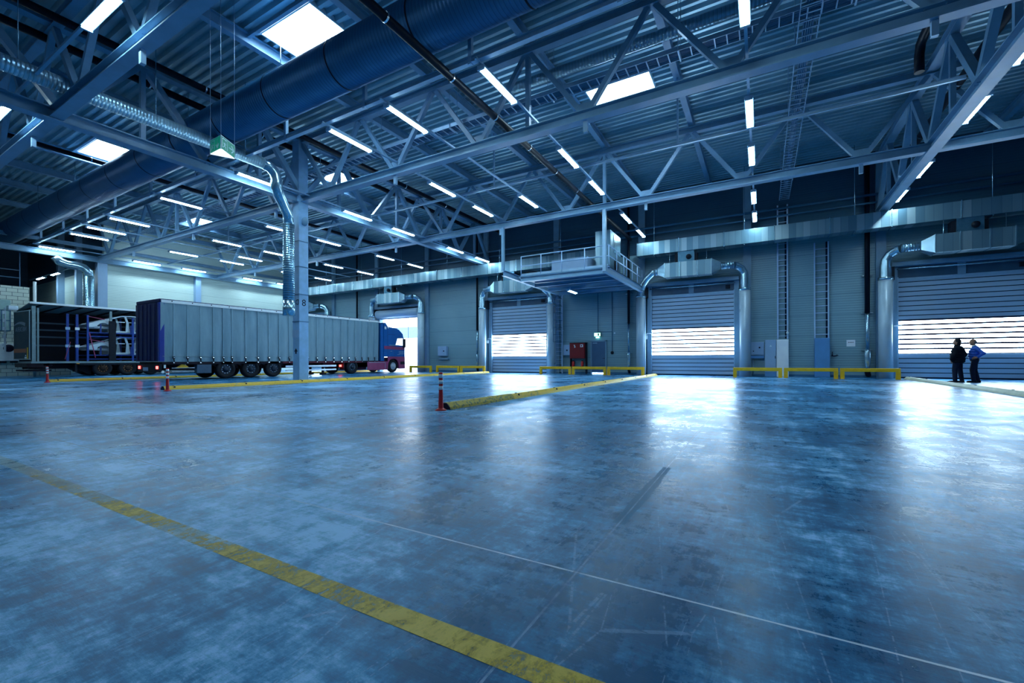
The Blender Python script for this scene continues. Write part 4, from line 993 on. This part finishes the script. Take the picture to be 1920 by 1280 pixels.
b = B(); b.box(xa+.05, xb-.02, y0+.1, y1-.1, .80, .93); b.box(xa+.7, xa+.82, y0+.3, y1-.4, .5, .8); b.box(xb-.82, xb-.7, y0+.3, y1-.4, .5, .8)
for yy in (12,13.7,15.1,17,19): b.box(xa+.3,xb-.3,yy,yy+.1,.55,.8)
obj('chassis', b, M['chassis'], t)
b = B(); b.box(xb-.05, xb+.0, 16.3, 22.5, .80, .92); obj('side_beam', b, M['chassis_red'], t)
b = B(); b.box(xb-.05,xb-.02,16.5,20.2,.55,.66); b.box(xb-.05,xb-.02,16.5,20.2,.30,.40); obj('side_guard', b, M['alu'], t)
b = B(); b.box(xb-.35, xb-.02, 11.6, 12.3, .32, .78); obj('storage_box', b, M['dark_panel'], t, bevel=.02)
b = B(); b.box(xb-.08,xb-.04,10.5,11.5,.6,.63); b.box(xb-.08,xb-.04,10.5,11.5,.42,.45); b.prism([(10.7,.62),(11.2,.8),(11.3,.62)], 'x', xb-.3, xb-.28); obj('rear_side_guard', b, M['alu'], t)
b = B(); b.prism([(10.72,.63),(10.95,.8),(11.12,.78),(11.3,.63)], 'x', xb-.18, xb-.14); obj('wheel_chock', b, M['yellow'], t)
for yy in (13.05,14.40,15.76):
    wheel(t, xb-.2, yy, .5, .36, 1); wheel(t, xa+.25, yy, .5, .36, -1)
b = B()
for yy in (13.05,14.40,15.76):
    pr = [(yy+.62*math.cos(a_),.5+.56*math.sin(a_)) for a_ in [PI*k/8 for k in range(1,8)]]
    for k in range(len(pr)-1): b.bar((xb-.18,pr[k][0],min(pr[k][1],.92)),(xb-.18,pr[k+1][0],min(pr[k+1][1],.92)),.36,.02,(1,0,0))
obj('mudguard', b, M['black'], t)
b = B(); b.box(xa+.1, xb-.02, y0-.02, y0+.1, .42, .82); obj('rear_bumper', b, M['black'], t, bevel=.02)
for X in (xb-.32, xb-2.28): b = B(); b.box(X, X+.2, y0-.04, y0-.02, .58, .72); obj('tail_lamp', b, M['tail'], t, 'lit red tail lamp')
b = B(); b.box(xb-1.75, xb-1.2, y0-.035, y0-.02, .48, .66); obj('number_plate', b, M['cabinet'], t)
b = B(); b.lathe([(.01,0),(.07,0),(.07,.02),(.01,.02)], (xb-.02, y0+.12, .42), 14, 'x'); b.box(xb-.06,xb-.02,y0+.18,y0+.26,.62,.78); obj('round_reflector', b, M['white'], t)
b = B()
for X in (xa+.55, xb-.65): b.box(X, X+.12, 19.5, 19.62, .12, .8); b.box(X-.08, X+.2, 19.4, 19.72, 0, .12)
obj('landing_leg', b, M['chassis'], t)

# tractor
t = thing('truck_tractor', 'glossy blue and dusty red truck cab driving out through the open door', 'truck', (-26.9, 24, 0))
def side(polys, nm, m, off=0., th=.05, lab=None):
    for s_ in (1, 0):
        b = B()
        for p in polys:
            if s_: b.prism(p, 'x', xb-th+off, xb+off)
            else: b.prism(p, 'x', xa+.05-off, xa+.05+th-off)
        o = obj(nm, b, m, t, lab)
    return o
body = [[(24.6,1.25),(25.85,1.25),(25.85,3.52),(25.0,3.62),(24.78,3.9),(24.6,3.9)], [(25.85,1.25),(26.88,1.25),(26.88,2.15),(25.85,2.2)], [(25.85,2.2),(26.06,2.77),(25.85,2.77)],
        [(25.85,2.77),(26.72,2.80),(26.66,3.09),(26.23,3.43),(25.85,3.52)], [(26.84,2.15),(26.89,2.15),(26.76,2.8),(26.71,2.8)]]
bs = side(body, 'cab_side', M['cab_blue'])
side([[(25.0,.5),(25.05,.75),(25.2,.98),(25.45,1.08),(25.75,1.08),(26.0,.98),(26.15,.75),(26.2,.45),(26.2,.27),(26.8,.27),(26.88,1.25),(25.0,1.25)]], 'front_wing', M['cab_red'], .012, .07)
side([[(24.62,1.84),(26.88,1.80),(26.88,2.03),(24.62,2.09)]], 'side_stripe', M['cab_red'], .006, .02)
b = B()
top = [(24.6,3.9),(24.78,3.9),(25.0,3.62),(25.85,3.52),(26.23,3.43),(26.66,3.09),(26.74,2.8)]
for k in range(len(top)-1): b.bar((( xa+xb)/2,top[k][0],top[k][1]-.03),((xa+xb)/2,top[k+1][0],top[k+1][1]-.03), xb-xa-.06, .05)
b.box(xa+.06, xb-.05, 24.6, 24.66, .9, 3.9); b.box(xa+.06, xb-.05, 26.82, 26.88, 1.25, 2.1)
obj('cab_shell', b, M['cab_blue'], t)
b = B(); b.bar(((xa+xb)/2,26.86,2.12),((xa+xb)/2,26.72,2.82), xb-xa-.12, .02, (1,0,0)); b.bm.clear() if False else None
b.bm.clear(); b.prism([(26.86,2.12),(26.88,2.12),(26.74,2.82),(26.72,2.82)], 'x', xa+.1, xb-.08); obj('windscreen', b, M['glass'], t)
b = B(); b.prism([(25.9,2.22),(26.83,2.17),(26.72,2.78),(26.07,2.76)], 'x', xb-.03, xb-.022); b.prism([(25.9,2.22),(26.83,2.17),(26.72,2.78),(26.07,2.76)], 'x', xa+.072, xa+.08); obj('side_window', b, M['glass'], t)
b = B(); b.box(xa+.06, xb-.0, 26.6, 26.92, .27, 1.2); obj('front_bumper', b, M['cab_red'], t, bevel=.04)
b = B(); b.box(xb-.02, xb+.02, 26.35, 26.86, .62, .86); obj('headlamp_recess', b, M['black'], t)
b = B(); b.box(xa+.05, xa+.1, 22.95, 25.02, .22, .86); obj('side_skirt', b, M['cab_red'], t, bevel=.02); b = B(); b.box(xb-.05, xb-.0, 22.95, 25.02, .22, .86); sk_ = obj('side_skirt', b, M['cab_red'], t, bevel=.02)
b = B(); b.box(xb, xb+.012, 23.1, 24.7, .78, .81); b.box(xb, xb+.012, 24.7, 24.73, .3, .81); obj('skirt_trim', b, M['alu'], sk_)
b = B(); b.box(xa+.7, xb-.7, 20.5, 26.4, .45, .75); obj('frame', b, M['chassis'], t)
b = B(); b.box(xb-.35, xb-.05, 24.3, 24.6, .9, 3.8); obj('air_deflector', b, M['cab_blue'], t, bevel=.03)
b = B(); b.box(xb-.3, xb+.03, 24.66, 24.82, 3.4, 3.6); b.ell((xb+.0,25.05,3.56),(.05,.09,.08),10,6); b.box(xb-.25,xb-.1,25.9,26.2,3.5,3.56); obj('roof_lamps', b, M['white'], t)
b = B(); b.box(xb+.0,xb+.02,25.1,25.9,2.14,2.18); b.box(xb,xb+.03,25.25,25.42,1.66,1.70); obj('door_trim', b, M['chrome'], t)
b = B(); b.box(xb,xb+.005,25.66,25.68,1.3,2.15); b.box(xb,xb+.005,24.98,25.0,.9,3.5); b.box(xb,xb+.004,25.05,25.8,3.0,3.02); obj('door_seam', b, M['print'], t)
b = B(); b.box(xb+.02,xb+.2,26.62,26.78,2.0,2.7); b.tube([(xb,26.6,2.75),(xb+.12,26.7,2.75),(xb+.12,26.7,2.0),(xb,26.6,1.95)], .015, 6); obj('side_mirror', b, M['black'], t)
b = B(); b.prism([(26.02,1.4),(26.3,1.4),(26.3,1.42),(26.02,1.42)], 'x', xb, xb+.006)
for z in (1.45,1.55,1.65): b.box(xb, xb+.006, 26.2, 26.86, z, z+.03)
obj('door_steps', b, M['rail'], t)
wheel(t, xb-.18, 25.6, .5, .32, 1, 'bright'); wheel(t, xa+.23, 25.6, .5, .32, -1, 'bright')
wheel(t, xb-.22, 21.6, .5, .4, 1); wheel(t, xa+.27, 21.6, .5, .4, -1)
b = B(); b.box(xb-.5, xb-.05, 20.85, 20.9, .3, .8); obj('mud_flap', b, M['black'], t)
b = B(); b.box(xb-.35, xb-.18, 20.7, 20.76, .52, .66); obj('tail_lamp', b, M['tail'], t, 'lit red tail lamp')

# open trailer with car bodies
xa2, xb2, z0 = -40.55, -38.0, .97
t = thing('open_trailer', 'open sided trailer with raised roof carrying bare silver car bodies', 'trailer', (-39.3, 15, 0))
b = B(); b.box(xa2, xb2, 8.35, 22, z0-.12, z0); obj('load_floor', b, M['alu_green'], t)
b = B(); b.prism([(xa2,4.12),(xb2,4.46),(xb2,4.50),(xa2,4.16)], 'y', 8.3, 22); obj('roof_sheet', b, M['roof_tarp'] if 'roof_tarp' in M else M.setdefault('roof_tarp', plain('translucent roof tarpaulin', (.30,.34,.36), .6)), t)
b = B(); b.box(xb2-.04, xb2+.03, 8.3, 22, 4.44, 4.56); obj('roof_rail', b, M['white'], t)
b = B(); b.box(xb2-.05, xb2+.02, 8.3, 22, 4.40, 4.45); b.box(xa2, xa2+.08, 8.3, 22, 4.0, 4.12); obj('roof_side_beam', b, M['black'], t)
yy = 8.9
while yy < 16: b = B(); b.bar((xa2,yy-.5,4.09),(xb2,yy,4.43),.08,.05); obj('roof_bow', b, M['black'], t); yy += .9
b = B(); b.box(xb2-.16, xb2, 8.4, 8.56, z0, 4.3); b.box(xb2-.10, xb2-.02, 8.62, 8.7, z0, 4.2); obj('rear_post', b, M['alu_green'], t)
b = B(); b.box(xb2-.1, xb2, 12.0, 12.12, z0, 4.3); obj('middle_post', b, M['alu_green'], t)
b = B(); b.box(xb2-.12, xb2+.01, 11.98, 12.32, z0, 3.66); obj('hanging_curtain_strip', b, M['black'], t)
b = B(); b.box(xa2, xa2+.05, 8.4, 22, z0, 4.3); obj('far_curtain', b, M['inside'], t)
b = B()
for z in (1.95,2.5,2.95,3.4): b.box(xa2+.05, xa2+.1, 8.5, 22, z, z+.1)
obj('side_boards', b, M['dark_panel'], t)
b = B(); b.box(xa2, xb2, 21.9, 22, z0, 4.4); obj('front_wall', b, M['inside'], t)
# slightly opened rear panel carrying mirrored lettering
pA = Vector((xb2-.05, 8.36, 0)); pB = Vector((-40.45, 8.18, 0)); d = (pB-pA).normalized(); nr = Vector((-d.y,d.x,0))
if nr.dot(Vector((40,-8,0))) < 0: nr = -nr
def pp(u, z, o=0): return pA + d*u + nr*o + Vector((0,0,z))
b = B(); b.bar(pp(0,2.55), pp(2.4,2.55), .05, 2.95); rp = obj('rear_panel', b, M['dark_tarp'], t)
b = B(); b.bar(pp(0,4.03,.03), pp(2.4,4.03,.03), .03, .05); b.bar(pp(0,1.1,.03), pp(2.4,1.1,.03), .03, .05); b.bar(pp(.03,2.55,.03), pp(.1,2.55,.03), .03, 2.95); obj('panel_edge', b, M['alu'], rp)
b = B(); text_into(b, 'NIEDERA', .40, basis(pp(1.32,2.92,.03), -d, (0,0,1)), mirror=True); obj('lettering', b, M['lettering'] if 'lettering' in M else M.setdefault('lettering', plain('pale faded lettering', (.16,.22,.30), .6)), rp)
b = B()
for k in range(8):
    u0, u1 = 2.3-k*.2, 2.1-k*.2; h = lambda u: 3.2+.13*math.sin((2.3-u)/1.6*PI)
    b.bar(pp(u0,h(u0),.03), pp(u1,h(u1),.03), .01, .06+.02*k)
obj('swoosh_mark', b, M['lettering'], rp)
b = B(); b.bar(pp(.55,1.62,.03), pp(2.35,1.62,.03), .012, .24); obj('orange_stripe', b, M['amber'] if False else plain('dull orange reflective strip', (.30,.07,.02), .5), rp)
b = B(); b.bar(pp(.28,1.45,.035), pp(.42,1.45,.035), .012, .72); obj('yellow_strip', b, M['yellow'], rp)
b = B(); b.bar(pp(.5,1.2,.035), pp(.75,1.2,.035), .012, .1); b.bar(pp(.55,1.33,.035), pp(.68,1.33,.035), .012, .06); obj('small_label', b, M['white'], rp)
b = B(); b.box(xa2+.1, xb2-.05, 8.2, 8.9, .6, .85); b.box(xa2+.3, xb2-.3, 8.2, 9.3, .36, .46); b.box(xa2+.6,xa2+.72,8.4,21,.5,.85); b.box(xb2-.72,xb2-.6,8.4,21,.5,.85)
for yy in (9.2,10.4,12.3,14): b.box(xa2+.3,xb2-.3,yy,yy+.1,.6,.85)
obj('chassis', b, M['chassis'], t)
b = B(); b.lathe([(.05,-.02),(.09,-.02),(.09,.02),(.05,.02)], (xb2-.1,8.95,.62), 12, 'x'); b.tube([(xb2-.1,9.0,.7),(xb2-.1,9.3,.72)], .03, 6); obj('tow_eye', b, M['chassis'], t)
b = B(); b.box(xb2-.5, xb2-.05, 10.3, 10.4, .3, .85); b.prism([(10.4,.85),(10.45,.5),(11.2,.05),(11.2,.85)], 'x', xa2+.4, xb2-.5); obj('mud_flap', b, M['black'], t)
for yy in (11.66,12.98,14.3): wheel(t, xb2-.2, yy, .5, .36, 1, 'rust'); wheel(t, xa2+.25, yy, .5, .36, -1, 'rust')
b = B(); b.box(xb2-.06,xb2,10.5,14.9,.72,.85); obj('axle_cover', b, M['black'], t)
b = B(); b.box(xb2-.01,xb2+.01,10.35,10.5,.8,.84); obj('marker_lamp', b, M['amber'], t)
b = B()
for k in range(5): b.box(xa2-.15, xa2-.02, 7.72-.0, 7.8, 1.9+k*.5, 2.1+k*.5)
b.box(xa2-.2, xa2+.35, 7.9, 8.3, 4.15, 4.42); b.box(xa2-.18,xa2-.0,7.8,7.86,1.6,4.3)
obj('tarp_fastening', b, M['alu'], t)

M['silver'] = plain('bare sheet metal', (.66,.78,.88), .38, .6, .04, 2)
def car_body(z, lab):
    x0_, x1_ = xb2-2.05, xb2-.38; yb = 10.95
    t = thing('car_body', lab, 'car body', ((x0_+x1_)/2, yb, z), 'car bodies on the open trailer')
    def T(p): return [(yb+a_, z+c_) for a_, c_ in p]
    polys = [
      ('fender', [(0,.40),(.12,.56),(.5,.72),(.95,.88),(1.22,.96),(1.22,.62),(1.16,.48),(1.0,.58),(.85,.62),(.68,.58),(.55,.46),(.50,.34),(.12,.30)]),
      ('windscreen_pillar', [(1.15,.93),(1.25,.90),(1.80,1.12),(1.74,1.18)]),
      ('roof_rail', [(1.72,1.12),(1.74,1.18),(2.4,1.22),(3.4,1.16),(3.38,1.09),(2.4,1.15)]),
      ('hinge_pillar', [(1.14,.95),(1.26,.95),(1.24,.10),(1.10,.10)]),
      ('sill', [(1.10,.02),(1.10,.13),(3.3,.13),(3.3,.02)]),
      ('centre_pillar', [(1.93,1.17),(2.05,1.18),(2.2,.7),(2.26,.13),(2.02,.13),(2.06,.7)]),
      ('rear_quarter', [(3.1,1.14),(3.4,1.15),(3.9,.82),(4.05,.75),(4.1,.3),(3.85,.3),(3.7,.56),(3.45,.6),(3.2,.5),(3.1,.13),(2.95,.13),(3.05,.7)])]
    for nm_, p in polys:
        for s in (0, 1):
            X = x1_ if s else x0_+.07
            b = B(); b.prism(T(p), 'x', X-.07, X); obj(nm_, b, M['silver'], t, bevel=.012)
    b = B(); b.box(x0_+.05, x1_-.05, yb+1.76, yb+3.38, z+1.17, z+1.2); obj('roof_panel', b, M['silver'], t)
    b = B(); b.box(x0_, x1_, yb+1.1, yb+3.9, z+.0, z+.05); b.box(x0_+.1, x1_-.1, yb+1.16, yb+1.2, z+.05, z+.8); b.box(x0_+.25,x0_+.35,yb+.1,yb+1.2,z+.28,z+.42); b.box(x1_-.35,x1_-.25,yb+.1,yb+1.2,z+.28,z+.42); b.box(x0_+.1,x1_-.1,yb+.05,yb+.12,z+.3,z+.5); obj('floor_pan', b, M['silver'], t)
    b = B(); b.box(x1_-.08, x1_-.0, yb+1.28, yb+1.98, z+.72, z+.78); b.box(x1_-.08,x1_,yb+2.2,yb+3.0,z+.72,z+.78); obj('door_beam', b, M['silver'], t)
    b = B(); b.lathe([(.02,.0),(.16,.0),(.16,-.12),(.02,-.14)], (x1_-.15, yb+.9, z+.72), 12, 'z'); obj('strut_tower', b, M['silver'], t)
    return t
car_body(2.90, 'upper silver bare car body on the blue rack in the open trailer')
car_body(1.42, 'lower silver bare car body on the blue rack in the open trailer')
t = thing('transport_rack', 'blue steel transport rack holding the two bare car bodies', 'rack', (-39.2, 12.5, z0))
for yy in (10.95, 13.3, 15.4):
    for X in (xb2-.2, xb2-2.25): b = B(); b.box(X-.05, X+.05, yy-.05, yy+.05, z0, 3.98); obj('post', b, M['rack_blue'], t)
for z in (1.08, 1.34, 2.58, 2.82):
    b = B()
    for X in (xb2-.2, xb2-2.25): b.box(X-.04, X+.04, 10.9, 15.45, z, z+.06)
    for yy in (11.6, 13.3, 15.0): b.box(xb2-2.25, xb2-.2, yy-.04, yy+.04, z, z+.06)
    obj('shelf_frame', b, M['rack_blue'], t)
for yy in (11.6, 13.2):
    for z in (1.4, 2.88): b = B(); b.box(xb2-.24, xb2-.18, yy-.03, yy+.03, z, z+.55); obj('prop', b, M['rack_blue'], t)
for z in (2.4, 3.9): b = B(); b.bar((xb2-.2,11.0,z),(xb2-.2,11.8,z-.15),.04,.04); obj('brace', b, M['cab_red'], t)
b = B(); b.bar((xb2-.1,11.0,2.85),(xb2-.1,11.3,1.2),.04,.04,(1,0,0)); b.bar((xb2-.1,10.1,2.2),(xb2-.1,9.85,1.1),.03,.03,(1,0,0)); obj('tension_strap', b, M['cab_red'], t)
for k, yy in enumerate((10.05, 10.5)):
    t = thing('rack_post', 'empty blue rack post with white tags in the open trailer, the %s one' % ('left','right')[k], 'rack post', (xb2-.4, yy, z0), 'empty rack posts')
    b = B(); b.box(xb2-.46, xb2-.38, yy-.06, yy+.06, z0, 4.0); obj('upright', b, M['rack_blue'], t)
    for z in (1.86, 2.98): b = B(); b.box(xb2-.38, xb2-.365, yy-.11, yy+.11, z, z+.17); obj('tag', b, M['cabinet_white'] if k else M['cabinet'], t)

# ------------------------------------------------------------------ people
def remesh(b, name, mat, parent, vox, sm=4, label=None):
    o = obj(name, b, mat, parent, label)
    md = o.modifiers.new('merge', 'REMESH'); md.mode = 'VOXEL'; md.voxel_size = vox; md.use_smooth_shade = True
    md = o.modifiers.new('soft', 'SMOOTH'); md.factor = .5; md.iterations = sm
    return o
def limb(b, pts, rs, n=12): b.tube(pts, rs, n); b.ell(pts[0], (rs[0],)*3, 10, 8); b.ell(pts[-1], (rs[-1],)*3, 10, 8); [b.ell(p, (r,)*3, 10, 8) for p, r in zip(pts[1:-1], rs[1:-1])]; return b
def hand(b, w, dirv, pal, s=1):
    # palm plus five fingers; dirv = pointing, pal = curl direction
    d = Vector(dirv).normalized(); c = Vector(pal).normalized(); sd = d.cross(c).normalized(); w = Vector(w)
    b.bar(w, w+d*.09, .08, .03, tuple(c)); b.ell(w+d*.045, (.035,.035,.035), 8, 6)
    for k, L in enumerate((.062,.075,.08,.07)):
        o_ = w+d*.085+sd*((k-1.5)*.021); m_ = o_+d*L*.55+c*.008; e = m_+d*L*.3+c*L*.45
        limb(b, [o_, m_, e], [.0095,.009,.0075], 8)
    o_ = w+d*.025+sd*s*.035; limb(b, [o_, o_+sd*s*.025+d*.03, o_+sd*s*.03+d*.058+c*.01], [.012,.011,.009], 8)
def shoe(x, y, ang, lab=None):
    b = B(); b.ell((0,.06,.045), (.047,.14,.04), 14, 8); b.ell((0,-.04,.06), (.042,.07,.055), 12, 8); b.box(-.045,.045,-.1,.19,0,.025)
    b.tf(Matrix.Translation((x,y,0)) @ Matrix.Rotation(ang, 4, 'Z')); return b
def place(b, loc, ang, s): return b.tf(Matrix.Translation(loc) @ Matrix.Rotation(ang, 4, 'Z') @ Matrix.Scale(s, 4))

def head(b, c, yaw, tilt=0):
    h = B()
    h.ell((0,0,.02), (.074,.094,.108), 20, 14); h.ell((0,.035,-.055), (.055,.058,.062), 16, 10)   # skull, jaw
    h.ell((0,.098,-.012), (.013,.022,.024), 8, 6); h.ell((0,.088,.012), (.010,.014,.03), 8, 6)    # nose
    h.ell((0,.083,-.052), (.024,.012,.008), 8, 6); h.ell((0,.083,-.064), (.02,.011,.008), 8, 6); h.ell((0,.08,-.092), (.022,.018,.016), 8, 6)
    for s in (-1, 1): h.ell((s*.074,-.005,-.005), (.010,.02,.032), 8, 6); h.ell((s*.03,.083,.034), (.02,.010,.007), 8, 6); h.ell((s*.045,.065,-.02), (.022,.02,.02), 8, 6)
    Mh = Matrix.Translation(c) @ Matrix.Rotation(yaw, 4, 'Z') @ Matrix.Rotation(tilt, 4, 'X')
    h.tf(Mh @ Matrix.Scale(1.1, 4)); me = bpy.data.meshes.new('h'); h.bm.to_mesh(me); h.bm.free(); b.bm.from_mesh(me); bpy.data.meshes.remove(me)
    return Mh @ Matrix.Scale(1.1, 4)
def sub(b, h, Mx):
    h.tf(Mx); me = bpy.data.meshes.new('h'); h.bm.to_mesh(me); h.bm.free(); b.bm.from_mesh(me); bpy.data.meshes.remove(me)

# man in the black coat, seen from behind at an angle, looking left
def man_black(loc, ang, s):
    t = thing('person', 'person in a long black coat and dark trousers, hands in pockets, looking left', 'person', loc, 'two men by the door')
    P_ = lambda b: place(b, loc, ang, s)
    HZ = 1.64
    b = B()
    limb(b, [(0,0,1.0),(0,.0,1.2),(0,-.01,1.38)], [.15,.15,.13]); limb(b, [(0,.0,1.42),(0,.02,1.56)], [.06,.056])
    for s_ in (-1, 1):
        limb(b, [(s_*.09,0,.93),(s_*.17,.02,.50),(s_*.22,-.02,.09)], [.085,.06,.042])
        limb(b, [(s_*.19,-.01,1.38),(s_*.32,-.08,1.12),(s_*.25,.06,.93)], [.055,.045,.03])
        hand(b, (s_*.25,.06,.93), (-s_*.3,.35,-.9), (-s_,0,0), 1)
        limb(b, [(s_*.22,-.02,.05),(s_*.23,.10,.035)], [.035,.03])
    Mh = head(b, (0,.03,HZ), .35)
    remesh(P_(b), 'body', M['skin'], t, .009, 2)
    b = B(); h = B(); h.ell((0,-.022,.032), (.084,.096,.108), 18, 12); h.ell((0,-.045,-.03), (.076,.065,.08), 14, 10); sub(b, h, Mh); remesh(P_(b), 'hair', M['hair_dark'], t, .008, 2)
    b = B()
    for s_ in (-1, 1): h = B(); h.ell((s_*.03,.085,.022), (.012,.008,.007), 8, 6); sub(b, h, Mh)
    obj('eyes', P_(b), M['hair_dark'], t)
    # coat
    b = B()
    for (z, rx, ry, y) in ((.86,.275,.21,0),(.95,.285,.22,0),(1.05,.29,.225,.01),(1.15,.29,.23,.01),(1.27,.285,.21,0),(1.36,.27,.175,-.01),(1.42,.21,.13,-.01)): b.ell((0,y,z), (rx,ry,.085), 18, 10)
    b.ell((0,0,1.46), (.12,.10,.06), 14, 8)
    for s_ in (-1, 1):
        limb(b, [(s_*.22,-.01,1.36),(s_*.335,-.05,1.14),(s_*.30,.04,.95)], [.088,.088,.075], 14)
        b.ell((s_*.235,.05,.93), (.06,.08,.09), 12, 8)
    remesh(P_(b), 'coat', M['coat_black'], t, .014, 14)
    b = B(); b.tube([(.09,.06,1.50),(0,.11,1.46),(-.09,.06,1.50),(-.10,-.03,1.53),(0,-.08,1.54),(.10,-.03,1.53),(.09,.06,1.50)], .022, 8); obj('collar', P_(b), M['coat_black'], t)
    b = B()
    b.ell((0,0,.90), (.19,.15,.12), 16, 10)
    for s_ in (-1, 1): limb(b, [(s_*.09,0,.88),(s_*.17,.02,.50),(s_*.22,-.015,.10)], [.11,.085,.070], 14)
    remesh(P_(b), 'trousers', M['trousers'], t, .014, 4)
    for s_ in (-1, 1): obj('shoe', P_(shoe(s_*.22, -.0, -s_*.2)), M['leather'], t)
    return t
def man_blue(loc, ang, s):
    t = thing('person', 'person in a blue shirt and dark trousers, balding grey hair, hand on hip', 'person', loc, 'two men by the door')
    P_ = lambda b: place(b, loc, ang, s)
    HZ = 1.63
    b = B()
    limb(b, [(0,.0,1.0),(0,.03,1.15),(0,-.01,1.38)], [.14,.15,.12]); limb(b, [(0,.0,1.42),(0,.03,1.55)], [.058,.054])
    limb(b, [(-.09,0,.93),(-.09,.09,.52),(-.06,.05,.09)], [.085,.06,.042]); limb(b, [(.09,0,.93),(.10,-.01,.50),(.09,-.10,.09)], [.085,.06,.042])
    # near arm: hand on hip, elbow back; far arm on hip too
    limb(b, [(-.19,-.02,1.38),(-.27,-.21,1.17),(-.20,-.02,1.01)], [.055,.045,.028]); hand(b, (-.20,-.02,1.01), (.25,.9,-.25), (.9,-.2,0), -1)
    limb(b, [(.19,-.02,1.38),(.34,-.14,1.16),(.20,.04,1.01)], [.055,.045,.028]); hand(b, (.20,.04,1.01), (-.35,.9,-.2), (-.9,-.2,0), 1)
    limb(b, [(-.06,.05,.05),(-.06,.16,.035)], [.035,.03]); limb(b, [(.09,-.10,.05),(.09,.02,.035)], [.035,.03])
    Mh = head(b, (0,.05,HZ), .08, -.05)
    remesh(P_(b), 'body', M['skin'], t, .009, 2)
    b = B(); h = B(); h.ell((0,-.035,.0), (.082,.074,.072), 18, 12); sub(b, h, Mh); remesh(P_(b), 'hair', M['hair_grey'], t, .008, 2)
    b = B()
    for s_ in (-1, 1): h = B(); h.ell((s_*.03,.085,.022), (.012,.008,.007), 8, 6); sub(b, h, Mh)
    obj('eyes', P_(b), M['hair_dark'], t)
    b = B()
    for (z, rx, ry, y) in ((.99,.185,.17,.02),(1.08,.195,.185,.03),(1.17,.20,.185,.03),(1.27,.205,.175,.015),(1.36,.215,.155,-.01),(1.42,.17,.11,-.01)): b.ell((0,y,z), (rx,ry,.08), 18, 10)
    b.ell((0,0,1.46), (.09,.085,.05), 14, 8)
    limb(b, [(-.18,-.02,1.37),(-.27,-.20,1.18),(-.21,-.07,1.05)], [.08,.072,.055], 14); limb(b, [(.18,-.02,1.37),(.34,-.14,1.17),(.23,.0,1.05)], [.08,.072,.055], 14)
    remesh(P_(b), 'shirt', M['shirt_blue'], t, .012, 18)
    b = B(); b.tube([(.05,.09,1.46),(.07,.03,1.50),(.03,-.05,1.52),(-.03,-.05,1.52),(-.07,.03,1.50),(-.05,.09,1.46)], .018, 8); obj('collar', P_(b), M['white'], t)
    b = B(); b.ell((0,.01,.93), (.17,.145,.10), 16, 10)
    limb(b, [(-.085,0,.90),(-.09,.09,.52),(-.06,.05,.10)], [.112,.082,.066], 14); limb(b, [(.085,0,.90),(.10,-.01,.50),(.09,-.10,.10)], [.112,.082,.066], 14)
    remesh(P_(b), 'trousers', M['trousers'], t, .013, 4)
    b = B(); pts = [(.172*math.cos(k*PI/8),.01+.15*math.sin(k*PI/8),.985) for k in range(17)]; b.tube(pts, .016, 8); obj('belt', P_(b), M['leather'], t)
    b = B(); b.box(-.025,.025,.155,.175,.965,1.005); obj('buckle', P_(b), M['chrome'], t)
    obj('shoe', P_(shoe(-.06, .06, .1)), M['leather'], t); obj('shoe', P_(shoe(.09, -.08, -.1)), M['leather'], t)
    return t
man_black((6.93, 24.4, 0), math.radians(48), 1.0)
man_blue((7.50, 24.65, 0), math.radians(82), 1.0)
